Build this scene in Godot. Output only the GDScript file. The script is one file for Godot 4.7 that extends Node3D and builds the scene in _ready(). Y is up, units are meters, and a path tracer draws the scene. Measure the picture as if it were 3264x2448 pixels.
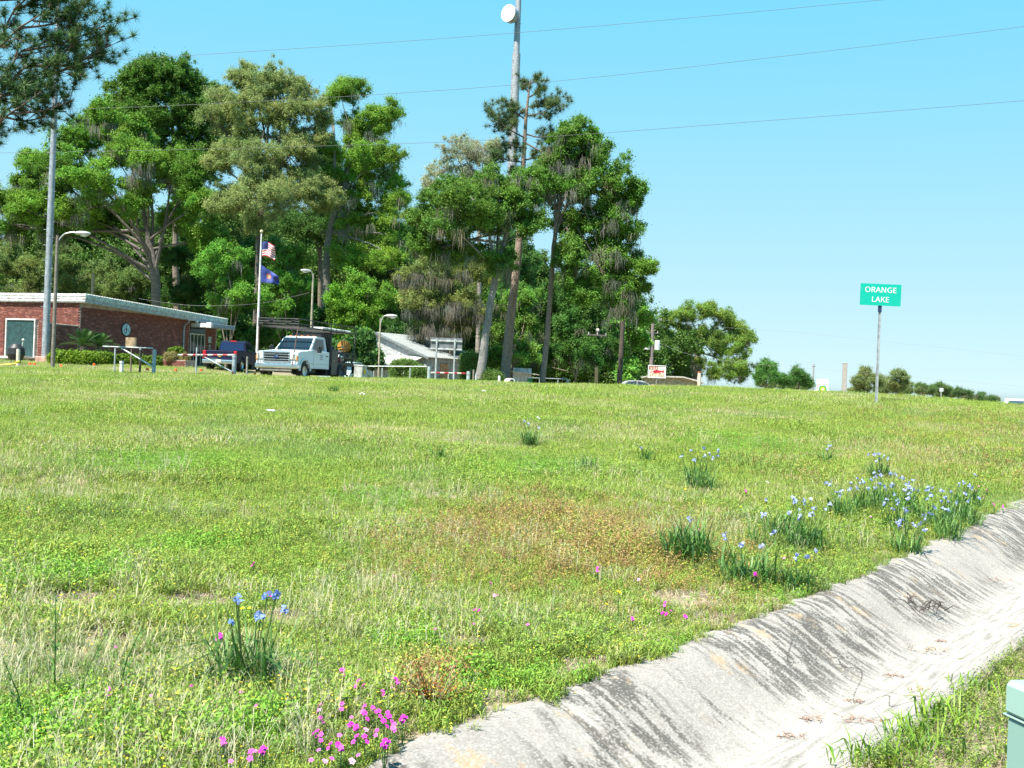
extends Node3D
# A grassy road verge with a concrete gutter, a brick building, vehicles and oaks beyond the crest. Units are metres, -z is away from the viewer.

var rng := RandomNumberGenerator.new()
var rough_noise := FastNoiseLite.new()
var grime: Texture2D
var kept := {}

class Geo:
	var v := PackedVector3Array()
	var n := PackedVector3Array()
	var u := PackedVector2Array()
	var c := PackedColorArray()
	var col := Color(1, 1, 1)
	var xf := Transform3D()

	func t3(a: Vector3, b: Vector3, d: Vector3, na: Vector3, nb: Vector3, nd: Vector3, ua := Vector2.ZERO, ub := Vector2.ZERO, ud := Vector2.ZERO) -> void:
		a = xf * a
		b = xf * b
		d = xf * d
		na = (xf.basis * na).normalized()
		nb = (xf.basis * nb).normalized()
		nd = (xf.basis * nd).normalized()
		if (d - a).cross(b - a).dot(na + nb + nd) < 0.0:
			v.append_array([a, d, b])
			n.append_array([na, nd, nb])
			u.append_array([ua, ud, ub])
		else:
			v.append_array([a, b, d])
			n.append_array([na, nb, nd])
			u.append_array([ua, ub, ud])
		c.append_array([col, col, col])

	func tri(a: Vector3, b: Vector3, d: Vector3, out: Vector3) -> void:
		var k := (b - a).cross(d - a).normalized()
		if k.dot(out) < 0.0:
			k = -k
		t3(a, b, d, k, k, k)

	func quad(a: Vector3, b: Vector3, d: Vector3, e: Vector3, out: Vector3) -> void:
		var k := (d - a).cross(e - b).normalized()
		if k.dot(out) < 0.0:
			k = -k
		t3(a, b, d, k, k, k, Vector2(0, 0), Vector2(1, 0), Vector2(1, 1))
		t3(a, d, e, k, k, k, Vector2(0, 0), Vector2(1, 1), Vector2(0, 1))

	func box(m: Vector3, s: Vector3, bev := 0.0) -> void:
		var h := s * 0.5
		bev = minf(bev, minf(h.x, minf(h.y, h.z)) * 0.9)
		for ax in 3:
			var b1 := (ax + 1) % 3
			var b2 := (ax + 2) % 3
			for sg in [-1.0, 1.0]:
				var q := []
				for k in [[-1.0, -1.0], [1.0, -1.0], [1.0, 1.0], [-1.0, 1.0]]:
					var p := Vector3()
					p[ax] = sg * h[ax]
					p[b1] = k[0] * (h[b1] - bev)
					p[b2] = k[1] * (h[b2] - bev)
					q.append(m + p)
				var o := Vector3()
				o[ax] = sg
				quad(q[0], q[1], q[2], q[3], o)
		if bev <= 0.0:
			return
		for ax in 3:
			var b1 := (ax + 1) % 3
			var b2 := (ax + 2) % 3
			for s1 in [-1.0, 1.0]:
				for s2 in [-1.0, 1.0]:
					var q := []
					for e in [-1.0, 1.0]:
						var p := Vector3()
						p[ax] = e * (h[ax] - bev)
						p[b1] = s1 * h[b1]
						p[b2] = s2 * (h[b2] - bev)
						var r := p
						r[b1] = s1 * (h[b1] - bev)
						r[b2] = s2 * h[b2]
						q.append([m + p, m + r])
					var o := Vector3()
					o[b1] = s1
					o[b2] = s2
					quad(q[0][0], q[1][0], q[1][1], q[0][1], o)
		for sx in [-1.0, 1.0]:
			for sy in [-1.0, 1.0]:
				for sz in [-1.0, 1.0]:
					var o := Vector3(sx, sy, sz)
					tri(m + Vector3(sx * h.x, sy * (h.y - bev), sz * (h.z - bev)), m + Vector3(sx * (h.x - bev), sy * h.y, sz * (h.z - bev)), m + Vector3(sx * (h.x - bev), sy * (h.y - bev), sz * h.z), o)

	func tube(pts: Array, radii: Array, sides := 8, caps := true) -> void:
		var rings := []
		var dirs := []
		for i in pts.size():
			var t: Vector3 = (pts[mini(i + 1, pts.size() - 1)] - pts[maxi(i - 1, 0)]).normalized()
			var a := t.cross(Vector3(0.31, 0.17, 0.93)).normalized()
			var b := t.cross(a)
			var ring := []
			var dr := []
			for k in sides:
				var ang := TAU * k / sides
				var d := a * cos(ang) + b * sin(ang)
				dr.append(d)
				ring.append(pts[i] + d * radii[i])
			rings.append(ring)
			dirs.append(dr)
		for i in pts.size() - 1:
			for k in sides:
				var m := (k + 1) % sides
				t3(rings[i][k], rings[i + 1][k], rings[i + 1][m], dirs[i][k], dirs[i + 1][k], dirs[i + 1][m])
				t3(rings[i][k], rings[i + 1][m], rings[i][m], dirs[i][k], dirs[i + 1][m], dirs[i][m])
		if caps:
			for e in [0, pts.size() - 1]:
				var o: Vector3 = (pts[0] - pts[1]) if e == 0 else (pts[e] - pts[e - 1])
				for k in range(1, sides - 1):
					tri(rings[e][0], rings[e][k], rings[e][k + 1], o)

	func rod(a: Vector3, b: Vector3, r: float, sides := 8) -> void:
		tube([a, b], [r, r], sides)

	# a lathe about the y axis through m: rows of (radius, height)
	func lathe(m: Vector3, rows: Array, sides := 16) -> void:
		var pts := []
		var radii := []
		for r in rows:
			pts.append(m + Vector3(0, r[1], 0))
			radii.append(r[0])
		for i in rows.size() - 1:
			var dr: float = rows[i + 1][0] - rows[i][0]
			var dy: float = rows[i + 1][1] - rows[i][1]
			for k in sides:
				var a0 := TAU * k / sides
				var a1 := TAU * (k + 1) / sides
				var d0 := Vector3(cos(a0), 0, sin(a0))
				var d1 := Vector3(cos(a1), 0, sin(a1))
				var n0 := (d0 * dy - Vector3(0, dr, 0)).normalized()
				var n1 := (d1 * dy - Vector3(0, dr, 0)).normalized()
				t3(pts[i] + d0 * radii[i], pts[i + 1] + d0 * radii[i + 1], pts[i + 1] + d1 * radii[i + 1], n0, n0, n1)
				t3(pts[i] + d0 * radii[i], pts[i + 1] + d1 * radii[i + 1], pts[i] + d1 * radii[i], n0, n1, n1)

	# a polygon in the xy plane drawn out from z0 to z1
	func prism(poly: PackedVector2Array, z0: float, z1: float) -> void:
		var idx := Geometry2D.triangulate_polygon(poly)
		for i in range(0, idx.size(), 3):
			for z in [z0, z1]:
				var o := Vector3(0, 0, signf(z - (z0 + z1) * 0.5))
				var a := poly[idx[i]]
				var b := poly[idx[i + 1]]
				var d := poly[idx[i + 2]]
				tri(Vector3(a.x, a.y, z), Vector3(b.x, b.y, z), Vector3(d.x, d.y, z), o)
		var way := -1.0 if Geometry2D.is_polygon_clockwise(poly) else 1.0
		for i in poly.size():
			var a := poly[i]
			var b := poly[(i + 1) % poly.size()]
			var o := Vector3(b.y - a.y, a.x - b.x, 0) * way
			quad(Vector3(a.x, a.y, z0), Vector3(b.x, b.y, z0), Vector3(b.x, b.y, z1), Vector3(a.x, a.y, z1), o)

	func ball(m: Vector3, r: Vector3, rows := 8, cols := 12) -> void:
		for i in rows:
			for k in cols:
				var q := []
				var w := []
				for e in [[i, k], [i + 1, k], [i + 1, k + 1], [i, k + 1]]:
					var th: float = PI * e[0] / rows
					var ph: float = TAU * e[1] / cols
					var d := Vector3(sin(th) * cos(ph), cos(th), sin(th) * sin(ph))
					q.append(m + d * r)
					w.append((d / r).normalized())
				if i > 0:
					t3(q[0], q[1], q[3], w[0], w[1], w[3])
				if i < rows - 1:
					t3(q[1], q[2], q[3], w[1], w[2], w[3])

	# a blade or leaf that bends: four corners over a mid-rib, narrow at both ends
	func blade(base: Vector3, out: Vector3, length: float, width: float, bend: float, lift := 0.5) -> void:
		var flat := Vector3(out.x, 0, out.z)
		flat = flat.normalized() if flat.length() > 0.001 else Vector3(1, 0, 0)
		var side := flat.cross(Vector3.UP).normalized() * width * 0.5
		var mid := base + out * length * 0.55
		var tip := base + out * length + (flat * bend - Vector3(0, absf(bend), 0)) * length
		var up := (out.cross(side).normalized())
		if up.y < 0.0:
			up = -up
		up = (up + Vector3(0, lift, 0)).normalized()
		t3(base - side * 0.6, base + side * 0.6, mid + side, up, up, up)
		t3(base - side * 0.6, mid + side, mid - side, up, up, up)
		t3(mid - side, mid + side, tip, up, up, up)

	func leaf(m: Vector3, nrm: Vector3, along: Vector3, l: float, w: float) -> void:
		along = (along - nrm * along.dot(nrm)).normalized() * l * 0.5
		var s := nrm.cross(along).normalized() * w * 0.5
		var fold := nrm * w * 0.18
		t3(m - along, m + s + fold, m + along, (nrm - s).normalized(), nrm, nrm)
		t3(m - along, m + along, m - s + fold, nrm, nrm, (nrm + s).normalized())

	func mesh() -> ArrayMesh:
		var a := []
		a.resize(Mesh.ARRAY_MAX)
		a[Mesh.ARRAY_VERTEX] = v
		a[Mesh.ARRAY_NORMAL] = n
		a[Mesh.ARRAY_TEX_UV] = u
		a[Mesh.ARRAY_COLOR] = c
		var m := ArrayMesh.new()
		m.add_surface_from_arrays(Mesh.PRIMITIVE_TRIANGLES, a)
		return m


func put(o: Node, parent: Node) -> void:
	var base := String(o.name)
	var called := base
	var i := 1
	while parent.has_node(NodePath(called)):
		called = "%s_%03d" % [base, i]
		i += 1
	o.name = called
	parent.add_child(o, true)

func tag(o: Node, label: String, category := "", group := "", kind := "") -> Node:
	if label:
		o.set_meta("label", label)
	if category:
		o.set_meta("category", category)
	if group:
		o.set_meta("group", group)
	if kind:
		o.set_meta("kind", kind)
	return o

func thing(called: String, label: String, category: String, at: Vector3, turn := 0.0, group := "") -> Node3D:
	var o := Node3D.new()
	o.name = called
	put(o, self)
	o.position = at
	o.rotation_degrees.y = turn
	tag(o, label, category, group)
	return o

func part(called: String, g: Variant, m: Material, parent: Node = self) -> MeshInstance3D:
	var o := MeshInstance3D.new()
	o.name = called
	o.mesh = g.mesh() if g is Geo else g
	o.material_override = m
	put(o, parent)
	return o

func again(o: Node3D, at: Vector3, turn: float, label := "", group := "") -> Node3D:
	var r: Node3D = o.duplicate()
	var stem := String(o.name)
	r.name = stem
	put(r, self)
	r.position = at
	r.rotation_degrees.y = turn
	if label:
		r.set_meta("label", label)
	if group:
		r.set_meta("group", group)
	return r

# linear base colour, roughness, metal; most surfaces carry a little grime
func mat(r: float, g: float, b: float, rough := 0.7, metal := 0.0, dirty := true) -> StandardMaterial3D:
	var key := "%f %f %f %f %f %s" % [r, g, b, rough, metal, dirty]
	if kept.has(key):
		return kept[key]
	var m := StandardMaterial3D.new()
	m.albedo_color = Color(r, g, b).linear_to_srgb()
	m.roughness = rough
	m.metallic = metal
	if dirty:
		m.albedo_texture = grime
		m.uv1_triplanar = true
		m.uv1_scale = Vector3.ONE * 0.55
	kept[key] = m
	return m

func tinted(rough := 0.6, back := 0.0) -> StandardMaterial3D:
	var key := "tinted %f %f" % [rough, back]
	if kept.has(key):
		return kept[key]
	var m := StandardMaterial3D.new()
	m.vertex_color_use_as_albedo = true
	m.roughness = rough
	m.metallic_specular = 0.35
	if back > 0.0:
		m.backlight_enabled = true
		m.backlight = Color(back, back, back).linear_to_srgb()
	kept[key] = m
	return m

func glass(a := 0.25) -> StandardMaterial3D:
	var m := StandardMaterial3D.new()
	m.albedo_color = Color(0.25, 0.35, 0.4, a)
	m.transparency = BaseMaterial3D.TRANSPARENCY_ALPHA
	m.roughness = 0.04
	return m

func smooth_noise(seed_: int, freq: float, octaves := 3) -> FastNoiseLite:
	var f := FastNoiseLite.new()
	f.seed = seed_
	f.frequency = freq
	f.fractal_octaves = octaves
	return f

func rnd(a: float, b: float) -> float:
	return rng.randf_range(a, b)

func any_dir() -> Vector3:
	return Vector3(rng.randfn(), rng.randfn(), rng.randfn()).normalized()

func varied(c: Color, k: float) -> Color:
	var a := 1.0 + rnd(-k, k)
	return Color(c.r * a * (1.0 + rnd(-k, k) * 0.5), c.g * a, c.b * a * (1.0 + rnd(-k, k) * 0.5))

func scatter(called: String, m: Mesh, material: Material, where: Array, tints: Array, parent: Node = self) -> MultiMeshInstance3D:
	var mm := MultiMesh.new()
	mm.transform_format = MultiMesh.TRANSFORM_3D
	mm.use_colors = true
	mm.mesh = m
	mm.instance_count = where.size()
	for i in where.size():
		mm.set_instance_transform(i, where[i])
		mm.set_instance_color(i, tints[i])
	var o := MultiMeshInstance3D.new()
	o.name = called
	o.multimesh = mm
	o.material_override = material
	put(o, parent)
	o.set_meta("kind", "stuff")
	return o

# ---- the lie of the land: a verge that climbs to a crest, a gutter along the road, a level yard beyond

const CREST := [[-60.0, -0.3], [-18.0, -0.26], [0.0, -0.03], [8.0, 0.08], [12.0, 0.08], [16.0, -0.03], [19.0, -0.36], [28.0, -0.65], [80.0, -0.75]]

func crest(x: float) -> float:
	if x <= CREST[0][0]:
		return CREST[0][1]
	for i in CREST.size() - 1:
		if x <= CREST[i + 1][0]:
			return lerpf(CREST[i][1], CREST[i + 1][1], smoothstep(CREST[i][0], CREST[i + 1][0], x))
	return CREST[-1][1]

func across(x: float, z: float) -> float:
	return 0.786 * x + 0.618 * z

func rise(x: float, z: float) -> float:
	var d := -z
	return 1.6 - 1.9 * (1.0 - smoothstep(6.0, 38.0, d)) + crest(x) * smoothstep(20.0, 38.0, d) + 0.5 * smoothstep(46.0, 60.0, d) * (1.0 - smoothstep(-17.0, -9.0, x)) - 0.9 * smoothstep(44.0, 95.0, d) * smoothstep(-4.0, 8.0, x)

func gutter(n: float) -> float:
	return -0.38 * smoothstep(-3.75, -2.7, n) + 0.2 * smoothstep(-2.5, -2.0, n)

func ground(x: float, z: float) -> float:
	var n := across(x, z)
	var y := rise(x, z)
	if n > -3.7:
		y += gutter(n) + 0.48 * smoothstep(-2.0, -0.1, n)
	return y + rough_noise.get_noise_2d(x * 3.0, z * 3.0) * 0.05 * smoothstep(0.0, 0.5, absf(n + 2.9) - 0.85)

func on(x: float, z: float, lift := 0.0) -> Vector3:
	return Vector3(x, ground(x, z) + lift, z)

func _ready() -> void:
	rng.seed = 20240417
	rough_noise.seed = 5
	rough_noise.frequency = 0.12
	var camera := Camera3D.new()
	camera.name = "camera"
	camera.position = Vector3(0, 1.6, 0)
	camera.rotation_degrees = Vector3(0, 0, 2.2)
	camera.fov = 40.0
	camera.near = 0.1
	camera.far = 3000.0
	add_child(camera)
	camera.current = true
	var sky := ProceduralSkyMaterial.new()
	sky.sky_top_color = Color(0.31, 0.82, 1.0)
	sky.sky_horizon_color = Color(0.87, 0.98, 1.0)
	sky.sky_curve = 0.165
	sky.ground_bottom_color = Color(0.3, 0.34, 0.2)
	sky.ground_horizon_color = Color(0.55, 0.6, 0.5)
	sky.sun_angle_max = 12.0
	sky.sun_curve = 0.1
	var env := Environment.new()
	env.background_mode = Environment.BG_SKY
	env.sky = Sky.new()
	env.sky.sky_material = sky
	env.background_energy_multiplier = 0.4
	env.tonemap_mode = Environment.TONE_MAPPER_LINEAR
	env.tonemap_exposure = 2.6
	env.sdfgi_enabled = true
	env.ssao_enabled = true
	env.ssil_enabled = true
	var world := WorldEnvironment.new()
	world.name = "world"
	world.environment = env
	add_child(world)
	var sun := DirectionalLight3D.new()
	sun.name = "sun"
	sun.light_energy = 1.6
	sun.light_color = Color(1.0, 0.965, 0.9)
	sun.light_angular_distance = 0.5
	sun.shadow_enabled = true
	sun.sky_mode = DirectionalLight3D.SKY_MODE_LIGHT_ONLY
	add_child(sun)
	sun.look_at_from_position(Vector3(-0.34, 0.86, 0.38), Vector3.ZERO, Vector3.UP)
	var cloudy := NoiseTexture2D.new()
	cloudy.width = 256
	cloudy.height = 256
	cloudy.seamless = true
	cloudy.noise = smooth_noise(3, 0.02, 5)
	var ramp := Gradient.new()
	ramp.colors = [Color(0.72, 0.71, 0.68), Color(1, 1, 1)]
	ramp.offsets = [0.0, 0.7]
	cloudy.color_ramp = ramp
	grime = cloudy
	land()
	concrete()
	meadow()
	woods()
	buildings()
	yard()
	vehicles()
	far_side()
	flowers()

# ---- ground, gutter and meadow

func land() -> void:
	var g := Geo.new()
	var rows := []
	var d := -5.0
	while d < 900.0:
		rows.append(d)
		d += 0.22 if d < 20.0 else maxf(0.35, (d - 12.0) * 0.05)
	var cols := 110
	var span := func(dd: float) -> float: return 14.0 + maxf(dd, 0.0) * 0.75
	var tint := smooth_noise(8, 0.25, 4)
	var pale := Color(0.3, 0.245, 0.18)
	var green := Color(0.19, 0.19, 0.075)
	for i in rows.size() - 1:
		for k in cols:
			var q := []
			for e in [[i, k], [i + 1, k], [i + 1, k + 1], [i, k + 1]]:
				var dd: float = rows[e[0]]
				q.append(on((2.0 * e[1] / cols - 1.0) * span.call(dd), -dd))
			g.col = pale.lerp(green, clampf(0.6 + tint.get_noise_2d(q[0].x, q[0].z) * 1.6, 0.0, 1.0))
			var up := Vector3.UP
			g.t3(q[0], q[1], q[2], up, up, up)
			g.t3(q[0], q[2], q[3], up, up, up)
	var earth := StandardMaterial3D.new()
	earth.vertex_color_use_as_albedo = true
	earth.roughness = 1.0
	earth.albedo_texture = grime
	earth.uv1_triplanar = true
	earth.uv1_scale = Vector3.ONE * 1.7
	earth.heightmap_enabled = true
	earth.heightmap_texture = grime
	earth.heightmap_scale = 3.0
	tag(part("ground", g, earth), "grassy verge that climbs from the gutter to the yard", "", "", "structure")

func concrete() -> void:
	# weathered concrete: dark lichen streaks that run down the slope, rusty soil stains, pale worn floor
	var w := 2048
	var h := 256
	var im := Image.create(w, h, false, Image.FORMAT_RGB8)
	var wide := smooth_noise(11, 0.006, 2)
	var streak := smooth_noise(12, 0.11, 3)
	var fine := smooth_noise(13, 0.35, 2)
	var rust := smooth_noise(14, 0.03, 2)
	var flow := smooth_noise(16, 0.05, 3)
	for y in h:
		var t := float(y) / h
		for x in w:
			var xx := x + 10.0 * sin(t * 3.0)
			var zone := wide.get_noise_2d(xx, 3.0 + y * 0.25) * 1.5 + 0.5
			var lines := streak.get_noise_2d(xx, y * 0.16) * 1.4 + 0.25 + fine.get_noise_2d(xx, y) * 0.6
			var dark := clampf(lines * zone * 2.4, 0.0, 1.0) * (1.0 - smoothstep(0.36, 0.6, t + fine.get_noise_2d(x, 9.0) * 0.1)) * smoothstep(0.0, 0.07, t)
			var floor_ := clampf(flow.get_noise_2d(x * 0.35, y * 2.2) * 1.3 + 0.15, 0.0, 1.0) * smoothstep(0.45, 0.62, t) * 0.85
			var near_ := smoothstep(0.8, 1.0, t) * 0.35
			var slope := 1.0 - smoothstep(0.34, 0.56, t + wide.get_noise_2d(x * 2.0, 70.0) * 0.16)
			var c := Color(0.31, 0.282, 0.265).lerp(Color(0.245, 0.222, 0.208), slope * clampf(0.75 + wide.get_noise_2d(x * 1.5, 40.0), 0.0, 1.0))
			c = c.lerp(Color(0.068, 0.061, 0.055), dark * 0.92)
			c = c.lerp(Color(0.15, 0.138, 0.128), clampf(floor_ + near_, 0.0, 1.0))
			var ru := smoothstep(0.42, 0.8, rust.get_noise_2d(x, y * 0.5) + fine.get_noise_2d(x * 0.5, y * 0.3) * 0.25) * (1.0 - smoothstep(0.2, 0.4, t))
			c = c.lerp(Color(0.34, 0.235, 0.14), ru * 0.7)
			var crack := absf(x - 480.0 + wide.get_noise_2d(3.0, y * 2.0) * 60.0) if x < 760 else absf(x - 1030.0 + wide.get_noise_2d(9.0, y * 2.5) * 70.0)
			if crack < 0.9 and t > 0.2:
				c = Color(0.05, 0.045, 0.04)
			var grain := 1.0 + fine.get_noise_2d(x * 3.1, y * 3.1) * 0.35
			if fine.get_noise_2d(x * 2.3 + 500.0, y * 2.3) > 0.5 - 0.08 * slope:
				c = c.lerp(Color(0.4, 0.385, 0.37), 0.6)
			im.set_pixel(x, y, (c * grain).linear_to_srgb())
	var m := StandardMaterial3D.new()
	m.albedo_texture = ImageTexture.create_from_image(im)
	m.roughness = 0.9
	var bumps := NoiseTexture2D.new()
	bumps.width = 256
	bumps.height = 256
	bumps.seamless = true
	bumps.noise = smooth_noise(15, 0.09, 4)
	m.heightmap_enabled = true
	m.heightmap_texture = grime
	m.heightmap_scale = 0.6
	var gut := Node3D.new()
	gut.name = "gutter_paving"
	put(gut, self)
	tag(gut, "pale concrete gutter with dark streaked slope between verge and roadside bank", "", "", "structure")
	var edge := smooth_noise(17, 1.1, 3)
	var s0 := -4.0
	while s0 < 30.0:
		var s1 := s0 + 3.05
		var g := Geo.new()
		var cols := 40
		var lines := 18
		var grid := []
		for i in cols + 1:
			var s := lerpf(s0 + 0.006, s1 - 0.006, float(i) / cols)
			var line := []
			var n0 := -3.79 + edge.get_noise_1d(s * 1.2) * 0.1 + edge.get_noise_1d(s * 5.0) * 0.03
			var n1 := -2.02 + edge.get_noise_1d(s * 1.5 + 90.0) * 0.04
			for k in lines + 1:
				var n := lerpf(n0, n1, float(k) / lines)
				var x := 0.618 * s + 0.786 * n
				var z := -0.786 * s + 0.618 * n
				var lip := 0.025 + edge.get_noise_2d(s * 2.0, n * 4.0) * 0.012
				var y := rise(x, z) + gutter(n) + lip
				if k == 0 or i == 0 or i == cols:
					y -= 0.012
				line.append([Vector3(x, y, z), Vector2((s + 4.0) / 24.0, (n + 3.8) / 1.85)])
			grid.append(line)
		for i in cols:
			for k in lines:
				var q := [grid[i][k], grid[i + 1][k], grid[i + 1][k + 1], grid[i][k + 1]]
				var nn: Vector3 = (q[2][0] - q[0][0]).cross(q[3][0] - q[1][0]).normalized()
				if nn.y < 0.0:
					nn = -nn
				g.t3(q[0][0], q[1][0], q[2][0], nn, nn, nn, q[0][1], q[1][1], q[2][1])
				g.t3(q[0][0], q[2][0], q[3][0], nn, nn, nn, q[0][1], q[2][1], q[3][1])
		for k in lines:
			for i in [0, cols]:
				var a: Vector3 = grid[i][k][0]
				var b: Vector3 = grid[i][k + 1][0]
				g.quad(a, b, b - Vector3(0, 0.12, 0), a - Vector3(0, 0.12, 0), Vector3(0.618, 0, -0.786) * (1.0 if i else -1.0))
		for i in cols:
			for k in [0, lines]:
				var a: Vector3 = grid[i][k][0]
				var b: Vector3 = grid[i + 1][k][0]
				g.quad(a, b, b - Vector3(0, 0.12, 0), a - Vector3(0, 0.12, 0), Vector3(0.786, 0, 0.618) * (1.0 if k else -1.0))
		part("concrete_slab", g, m, gut)
		s0 = s1

func tuft_mesh(kind: String, seed_: int, wide: float) -> ArrayMesh:
	var keep := rng.state
	rng.seed = seed_
	var g := Geo.new()
	match kind:
		"grass":
			for i in int(16 * (1.0 + wide * 5.0)):
				g.col = varied(Color(0.9, 0.9, 0.9), 0.25)
				var a := rnd(0, TAU)
				var out := Vector3(cos(a) * rnd(0.15, 0.7), 1.0, sin(a) * rnd(0.15, 0.7)).normalized()
				g.blade(Vector3(rnd(-1, 1), 0, rnd(-1, 1)) * (0.03 + wide), out, rnd(0.06, 0.15), rnd(0.004, 0.007), rnd(0.0, 0.4))
		"dry":
			for i in int(14 * (1.0 + wide * 5.0)):
				g.col = varied(Color(0.9, 0.9, 0.9), 0.3)
				var a := rnd(0, TAU)
				var out := Vector3(cos(a) * rnd(0.2, 1.3), 0.8, sin(a) * rnd(0.2, 1.3)).normalized()
				g.blade(Vector3(rnd(-1, 1), 0, rnd(-1, 1)) * (0.04 + wide), out, rnd(0.06, 0.17), rnd(0.003, 0.005), rnd(0.0, 0.5))
		"weed", "rusty":
			for i in int(5 * (1.0 + wide * 5.0)):
				var a := rnd(0, TAU)
				var root := Vector3(rnd(-1, 1), 0, rnd(-1, 1)) * (0.035 + wide)
				var lean := Vector3(cos(a) * 0.4, 1.0, sin(a) * 0.4).normalized()
				var tall := rnd(0.05, 0.12) * (1.5 if kind == "rusty" else 1.0)
				g.col = Color(0.6, 0.55, 0.5)
				g.blade(root, lean, tall, 0.003, 0.1)
				for k in 7:
					g.col = varied(Color(0.95, 0.95, 0.9), 0.25)
					var p := root + lean * tall * rnd(0.25, 1.05)
					var nrm := (any_dir() * 1.1 + Vector3(0, 1, 0)).normalized()
					var small := 0.75 if kind == "rusty" else 1.0
					g.leaf(p + any_dir() * 0.014, nrm, any_dir(), rnd(0.012, 0.03) * small, rnd(0.005, 0.012) * small)
		"wisp":
			for i in 7:
				g.col = varied(Color(0.95, 0.95, 0.9), 0.3)
				var a := rnd(0, TAU)
				var out := Vector3(cos(a) * rnd(0.05, 0.6), 1.0, sin(a) * rnd(0.05, 0.6)).normalized()
				var root := Vector3(rnd(-1, 1), 0, rnd(-1, 1)) * 0.06
				var tall := rnd(0.14, 0.3)
				g.blade(root, out, tall, 0.0025, rnd(0.0, 0.3))
				for k in 4:
					g.blade(root + out * tall * rnd(0.6, 0.9), (out + any_dir() * 0.5).normalized(), rnd(0.02, 0.05), 0.002, 0.1)
		"dots":
			for i in 7:
				g.col = varied(Color(1, 1, 1), 0.15)
				var p := Vector3(rnd(-1, 1) * 0.12, rnd(0.06, 0.12), rnd(-1, 1) * 0.12)
				var nrm := (any_dir() * 0.5 + Vector3(0, 1, 0)).normalized()
				g.leaf(p, nrm, Vector3(1, 0, 0), 0.011, 0.011)
				g.leaf(p, nrm, Vector3(0, 0, 1), 0.011, 0.011)
	rng.state = keep
	return g.mesh()

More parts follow.
